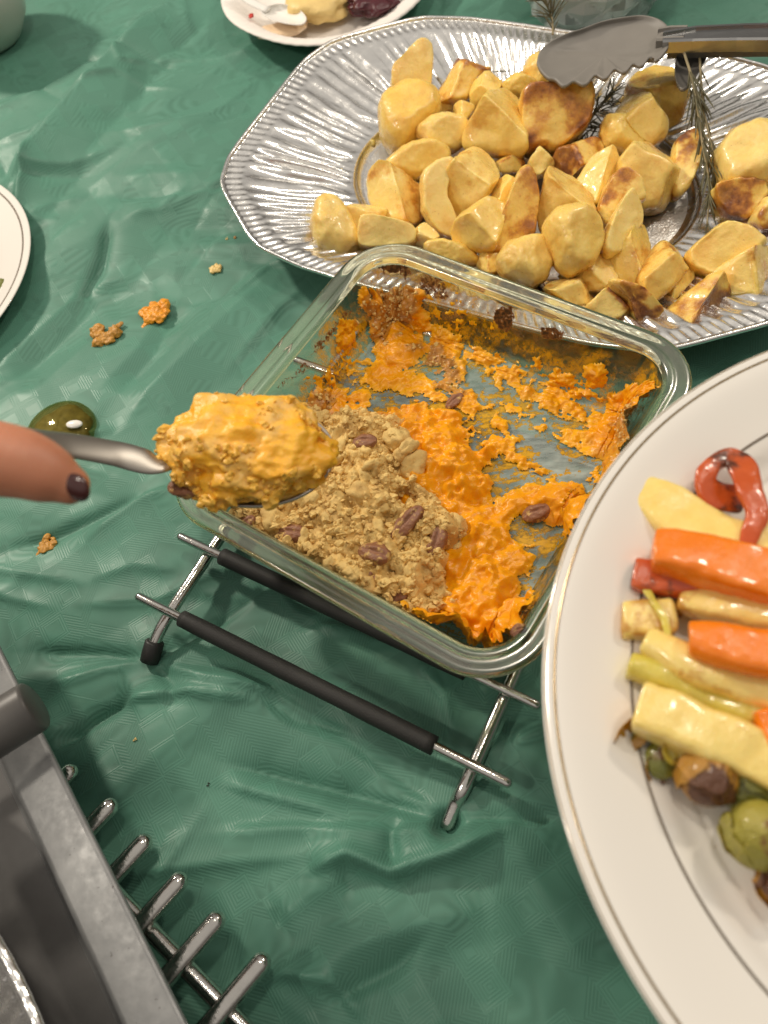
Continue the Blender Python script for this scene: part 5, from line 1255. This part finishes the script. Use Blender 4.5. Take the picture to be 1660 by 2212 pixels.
limb([(-640, 1080, 19.6), (-540, 1060, 19.2), (-440, 1060, 18.8)], [2.1, 2.5, 2.0])
limb([(-1100, 1250, 19.0), (-850, 1140, 20.0), (-640, 1065, 20.2)], [3.1, 2.6, 2.2])
V_, F_ = merge(parts)
hand = make('hand', V_, F_, M['skin'], None)
tag(hand, 'hand gripping the serving spoon, thumb with dark nail in view', 'hand')
rm = hand.modifiers.new('remesh', 'REMESH'); rm.mode = 'VOXEL'; rm.voxel_size = 0.0011; rm.use_smooth_shade = True
sm = hand.modifiers.new('smooth', 'SMOOTH'); sm.iterations = 10; sm.factor = 0.5
v, f = ico(4)
nc = at(160, 1055, 22.55); kx = nrm(CR * 0.9 + CU * -0.45); ky = nrm(np.cross(CT * 0.8 - CU * 0.5, kx)); kz = np.cross(kx, ky)
NP = nc + np.outer(v[:, 0] * 0.52 + 0.02, kx) + np.outer(v[:, 1] * 0.46, ky) + np.outer(0.22 * v[:, 2] - 0.12 * v[:, 1] ** 2, kz)
make('fingernail', NP, f, M['nail'], hand)

# ================================================================== small glass with olive liquid, behind the hand
jc = at(131, 930, 0.8); jc = np.array([jc[0], jc[1], 0.1])
M['olive_glass'] = mat_glass('olive_glass', (0.74, 0.70, 0.45), 0.04, 1.45, 0.6)
jar = thing('glass_dome', 'small olive brown glass dome on the cloth behind the spoon handle', 'ornament', jc)
V_, F_ = lathe([(0.1, 0), (2.1, 0), (2.38, .2), (2.46, .55), (2.36, .9), (2.0, 1.2), (1.5, 1.38), (0.8, 1.48), (0.05, 1.5)], jc, 80)
make('glass', V_, F_, M['olive_glass'], jar)
V_, F_ = lathe([(0.1, .1), (1.9, .12), (2.15, .4), (2.0, .75), (1.5, 1.0), (0.6, 1.15), (0.05, 1.2)], jc, 60)
make('core', V_ + 0.12 * fbm(V_ * 1.2, 3, 3)[:, None], F_, simple('olive_core', (0.30, 0.26, 0.10), 0.35, 0, 0.75, 2.6), jar)
q = at(160, 917, 1.45); v, f = ico(3)
make('painted_highlight', v * (0.62, 0.34, 0.2) + q, f, M['plastic'], jar)  # solid white oval standing in for the highlight on the dome

# ================================================================== food dropped on the cloth
M['drop_o'] = simple('dropped_mash', (0.80, 0.30, 0.012), 0.4, 0, 0.35, 2.5, 0.5, 5)
M['drop_b'] = simple('dropped_crumble', (0.50, 0.24, 0.035), 0.45, 0, 0.4, 2.5, 0.5, 5)
M['drop_p'] = simple('dropped_potato', (0.78, 0.55, 0.20), 0.5, 0, 0.2, 3.0)
def dropped(px, py, wpx, hpx, mat, label, seed, tails=()):
    c = at(px, py, 0); c[2] = cloth_z(c[0], c[1]); k = ppc(c); r = np.random.default_rng(seed); iv, if_ = ico(3)
    W2, H2 = wpx / k / 2, hpx / k / 2 * 1.2; s0 = min(W2, H2); pts = []
    for _ in range(26 if wpx > 20 else 5):
        a = r.uniform(0, 6.28); q = r.random() ** 0.5; pts.append((W2 * q * math.cos(a) * 0.8, H2 * q * math.sin(a) * 0.8, 0.25 * s0 * (1.2 - q) * r.random(), s0 * r.uniform(0.22, 0.42)))
    for ax_, ay_, l, w_ in tails:
        n = nrm((ax_, ay_))
        for t in np.linspace(0.3, 1, 6): pts.append((n[0] * (s0 * 0.7 + l * t), n[1] * (s0 * 0.7 + l * t), 0, s0 * 0.22 * (1.15 - 0.5 * t)))
    Pt = []
    for x, y, z, s_ in pts:
        v = iv * (1 + 0.35 * fbm(iv * 1.6 + r.uniform(0, 50), 3, seed))[:, None] * s_ * (1, 1, 0.75)
        Pt.append((v + c + (x, y, z + s_ * 0.4 + 0.03), if_))
    V_, F_ = merge(Pt)
    o = make('dropped_food', V_, F_, mat, None)
    if wpx > 20:
        m_ = o.modifiers.new('remesh', 'REMESH'); m_.mode = 'VOXEL'; m_.voxel_size = 0.0004; m_.use_smooth_shade = True
    return tag(o, label, 'crumb', 'food dropped on the cloth')
dropped(335, 664, 64, 52, M['drop_o'], 'bright orange mash blob with a tail on the green cloth', 1, [(-.55, -.85, 1.1, .22), (-1, .4, .5, .3)])
dropped(227, 722, 66, 50, M['drop_b'], 'brownish crumble blob left of the bright orange one', 5, [(.7, .7, .8, .3), (-.6, -.7, .5, .3)])
dropped(94, 1168, 40, 36, M['drop_b'], 'golden crumb on the cloth below the thumb', 9, [(-.6, -.8, .6, .25)])
dropped(460, 568, 28, 22, M['drop_p'], 'pale potato crumb on the cloth left of the platter', 12)
dropped(487, 506, 8, 8, M['drop_p'], 'tiny crumb on the cloth near the platter rim', 14)
dropped(507, 504, 9, 9, M['drop_b'], 'tiny brown crumb touching the platter shadow', 15)
dropped(302, 1605, 10, 9, M['drop_p'], 'tiny pale crumb between roasting tin and trivet', 16)
dropped(453, 1697, 9, 12, simple('black_crumb', (0.02, 0.018, 0.012), 0.6), 'tiny black crumb on the cloth right of the tin', 17)

# ================================================================== roasting tin with a rack under it
M['tin'] = NT('roasting_tin'); t_ = M['tin']; c_ = t_.coord()
sc_ = t_.ramp(t_.noise(c_, 1.4, 6, 0.65), [(0.35, (0.26, 0.264, 0.266)), (0.6, (0.29, 0.293, 0.294)), (0.75, (0.33, 0.331, 0.33))])
spk = t_.ramp(t_.noise(c_, 4.5, 3), [(0.70, 0.0), (0.73, 1.0)])
M['tin'] = t_.done(t_.pbsdf(Base_Color=t_.mix(t_.math('MULTIPLY', spk, 0.7), sc_, (0.06, 0.05, 0.045)), Metallic=0.35, Roughness=t_.ramp(t_.noise(c_, 2, 4), [(0.3, 0.36), (0.7, 0.5)]), Normal=t_.bump(t_.noise(c_, 1.0, 3), 0.08, 0.002)))
M['tin_floor'] = simple('dark_tin_floor', (0.125, 0.122, 0.12), 0.4, 0.3, 0.3, 0.5)  # floor in a darker grey than the rim
TZ = 5.6
E0, E1 = at(0, 1402, TZ), at(402, 2212, TZ)
ex_ = nrm((E1 - E0) * (1, 1, 0)); ey_ = np.array([ex_[1], -ex_[0], 0])       # along the rim, and inwards (to the left)
if ey_ @ np.array([-1, -0.3, 0]) < 0: ey_ = -ey_
tin = thing('roasting_tin', 'worn grey metal roasting tin in the lower left corner', 'roasting tin', E0 + ex_ * 10 + ey_ * 12 + np.array([0, 0, 3.0 - TZ]))
def tl(a, b, z): return E0 + ex_ * a + ey_ * b + np.array([0, 0, z])
def tin_ring(inset, z, r):
    a0, a1, b0, b1 = -9.0 + inset, 33.0 - inset, inset, 26.0 - inset
    pts = []
    for (cx, cyy, st) in ((a1 - r, b0 + r, -90), (a1 - r, b1 - r, 0), (a0 + r, b1 - r, 90), (a0 + r, b0 + r, 180)):
        for t in np.linspace(st, st + 90, 10): pts.append(tl(cx + r * math.cos(R_(t)), cyy + r * math.sin(R_(t)), z))
    return np.array(pts)
Rg = [tin_ring(0.45, -0.75, 2.2), tin_ring(0.02, -0.35, 2.4), tin_ring(0.0, -0.08, 2.4), tin_ring(0.10, 0.0, 2.4), tin_ring(0.25, -0.02, 2.3), tin_ring(2.1, -0.30, 2.0), tin_ring(2.25, -0.36, 2.0), tin_ring(2.5, -0.75, 1.8), tin_ring(3.0, -2.1, 1.6), tin_ring(3.3, -2.4, 1.3)]
V_, F_ = rings(Rg); make('rim', V_, F_, M['tin'], tin)
Rf = [tin_ring(3.3, -2.4, 1.3), tin_ring(6, -2.42, 1.2), tin_ring(12, -2.42, .5)]
V_, F_ = rings(Rf, False, True); make('tin_base', V_, F_, M['tin_floor'], tin)
Rw = [tin_ring(0.5, -0.7, 2.2), tin_ring(1.7, -0.75, 1.9), tin_ring(2.6, -2.6, 1.5), tin_ring(3.2, -2.75, 1.2), tin_ring(12, -2.75, .5)]
V_, F_ = rings(Rw, False, True); make('outer_wall', V_, F_, M['tin'], tin)
# handle lying over the rim
M['handle'] = simple('dark_grey_handle', (0.095, 0.09, 0.086), 0.42, 0, 0.12, 1.0)
hA, hB = at(78, 1522, 8.0), at(-190, 1690, 8.0)
hd = nrm(hA - hB); uh = thing('utensil_handle', 'thick dark grey cylindrical handle lying over the roasting tin rim', 'handle', hB)
hr = 58 / ppc(hA)
V_, F_ = tube(np.array([hB, lerp(hB, hA, .5), hA - hd * 0.22, hA - hd * 0.08, hA]), [hr * .95, hr, hr, hr * .97, hr * .88], 40); make('grip', V_, F_, M['handle'], uh)
V_, F_ = tube(np.array([hB - hd * 12, hB - hd * 0.1]), [0.5, 0.5], 16); make('shaft', V_, F_, M['chrome'], uh)
# foil tray standing in the tin
f0, f1 = at(0, 1992, 7.4), at(92, 2212, 7.4)
fd = nrm((f1 - f0) * (1, 1, 0)); fn = np.array([fd[1], -fd[0], 0]); fn = fn if fn @ ey_ > 0 else -fn
NN = 420; ss = np.linspace(-9, 14, NN); Rg = []
for b, z in [(0.35, -.28), (0.05, -.2), (-.08, 0), (0.05, .14), (.25, .16), (.42, .05), (.5, -.05)] + [(.5 + 2.6 * k, -.05 - 2.4 * k) for k in np.linspace(.05, 1, 14)] + [(12, -2.5)]:
    amp = 0.14 * (0.5 < b < 3) + 0.02
    Rg.append(np.array([f0 + fd * s_ + fn * (b + 0.02 * (s_ - 4) ** 2) + np.array([0, 0, z + amp * math.sin(s_ * 7.2 + 0.7 * math.sin(s_ * 2.1))]) for s_ in ss]))
V_ = np.array(Rg).reshape(-1, 3); tag(make('foil_tray', V_, grid_faces(len(Rg), NN), M['foil'], None), 'fluted silver foil tray edge inside the roasting tin', 'foil tray')
# chrome rack
rack = thing('cooling_rack', 'chrome wire rack with blunt rods sticking out under the roasting tin', 'rack', at(350, 1950, 0))
tips = [(152, 1668), (238, 1742), (312, 1820), (388, 1903), (468, 1988), (566, 2078)]
RZ = 2.4
tw = [at(x, y, RZ) for x, y in tips]
dd = nrm((at(568, 2080, RZ) - at(476, 2190, RZ)) * (1, 1, 0))
for i, p in enumerate(tw):
    q = p - dd * 16
    V_, F_ = tube(np.array([q, lerp(q, p, .5), p - dd * 0.05]), 0.46, 16, roundcap=True); make('rod', V_, F_, M['chrome'], rack)
cdv = nrm(tw[5] - tw[0])
for off, lo, hi in ((2.5, 3.6, 16.5), (12, -1, 16.5)):
    a = tw[0] - dd * off + np.array([0, 0, -0.64]); V_, F_ = tube(np.array([a + cdv * lo, a + cdv * (lo + hi) / 2, a + cdv * hi]), 0.42, 16, roundcap=True); cb_ = make('cross_bar', V_, F_, M['chrome'], rack); cb0 = cb_ if off < 5 else cb0
ce = tw[0] - dd * 2.5 + np.array([0, 0, -0.64]) + cdv * 16.5
V_, F_ = tube(smooth_path([ce - cdv * 0.7, ce + cdv * 0.1, ce + cdv * 0.45 + (0, 0, -0.35), ce + cdv * 0.55 + (0, 0, -0.95), ce + cdv * 0.55 + (0, 0, -1.45)], 16), [.47] * 16, 16, roundcap=True); make('rubber_foot', V_, F_, M['rubber'], cb0)
clean()
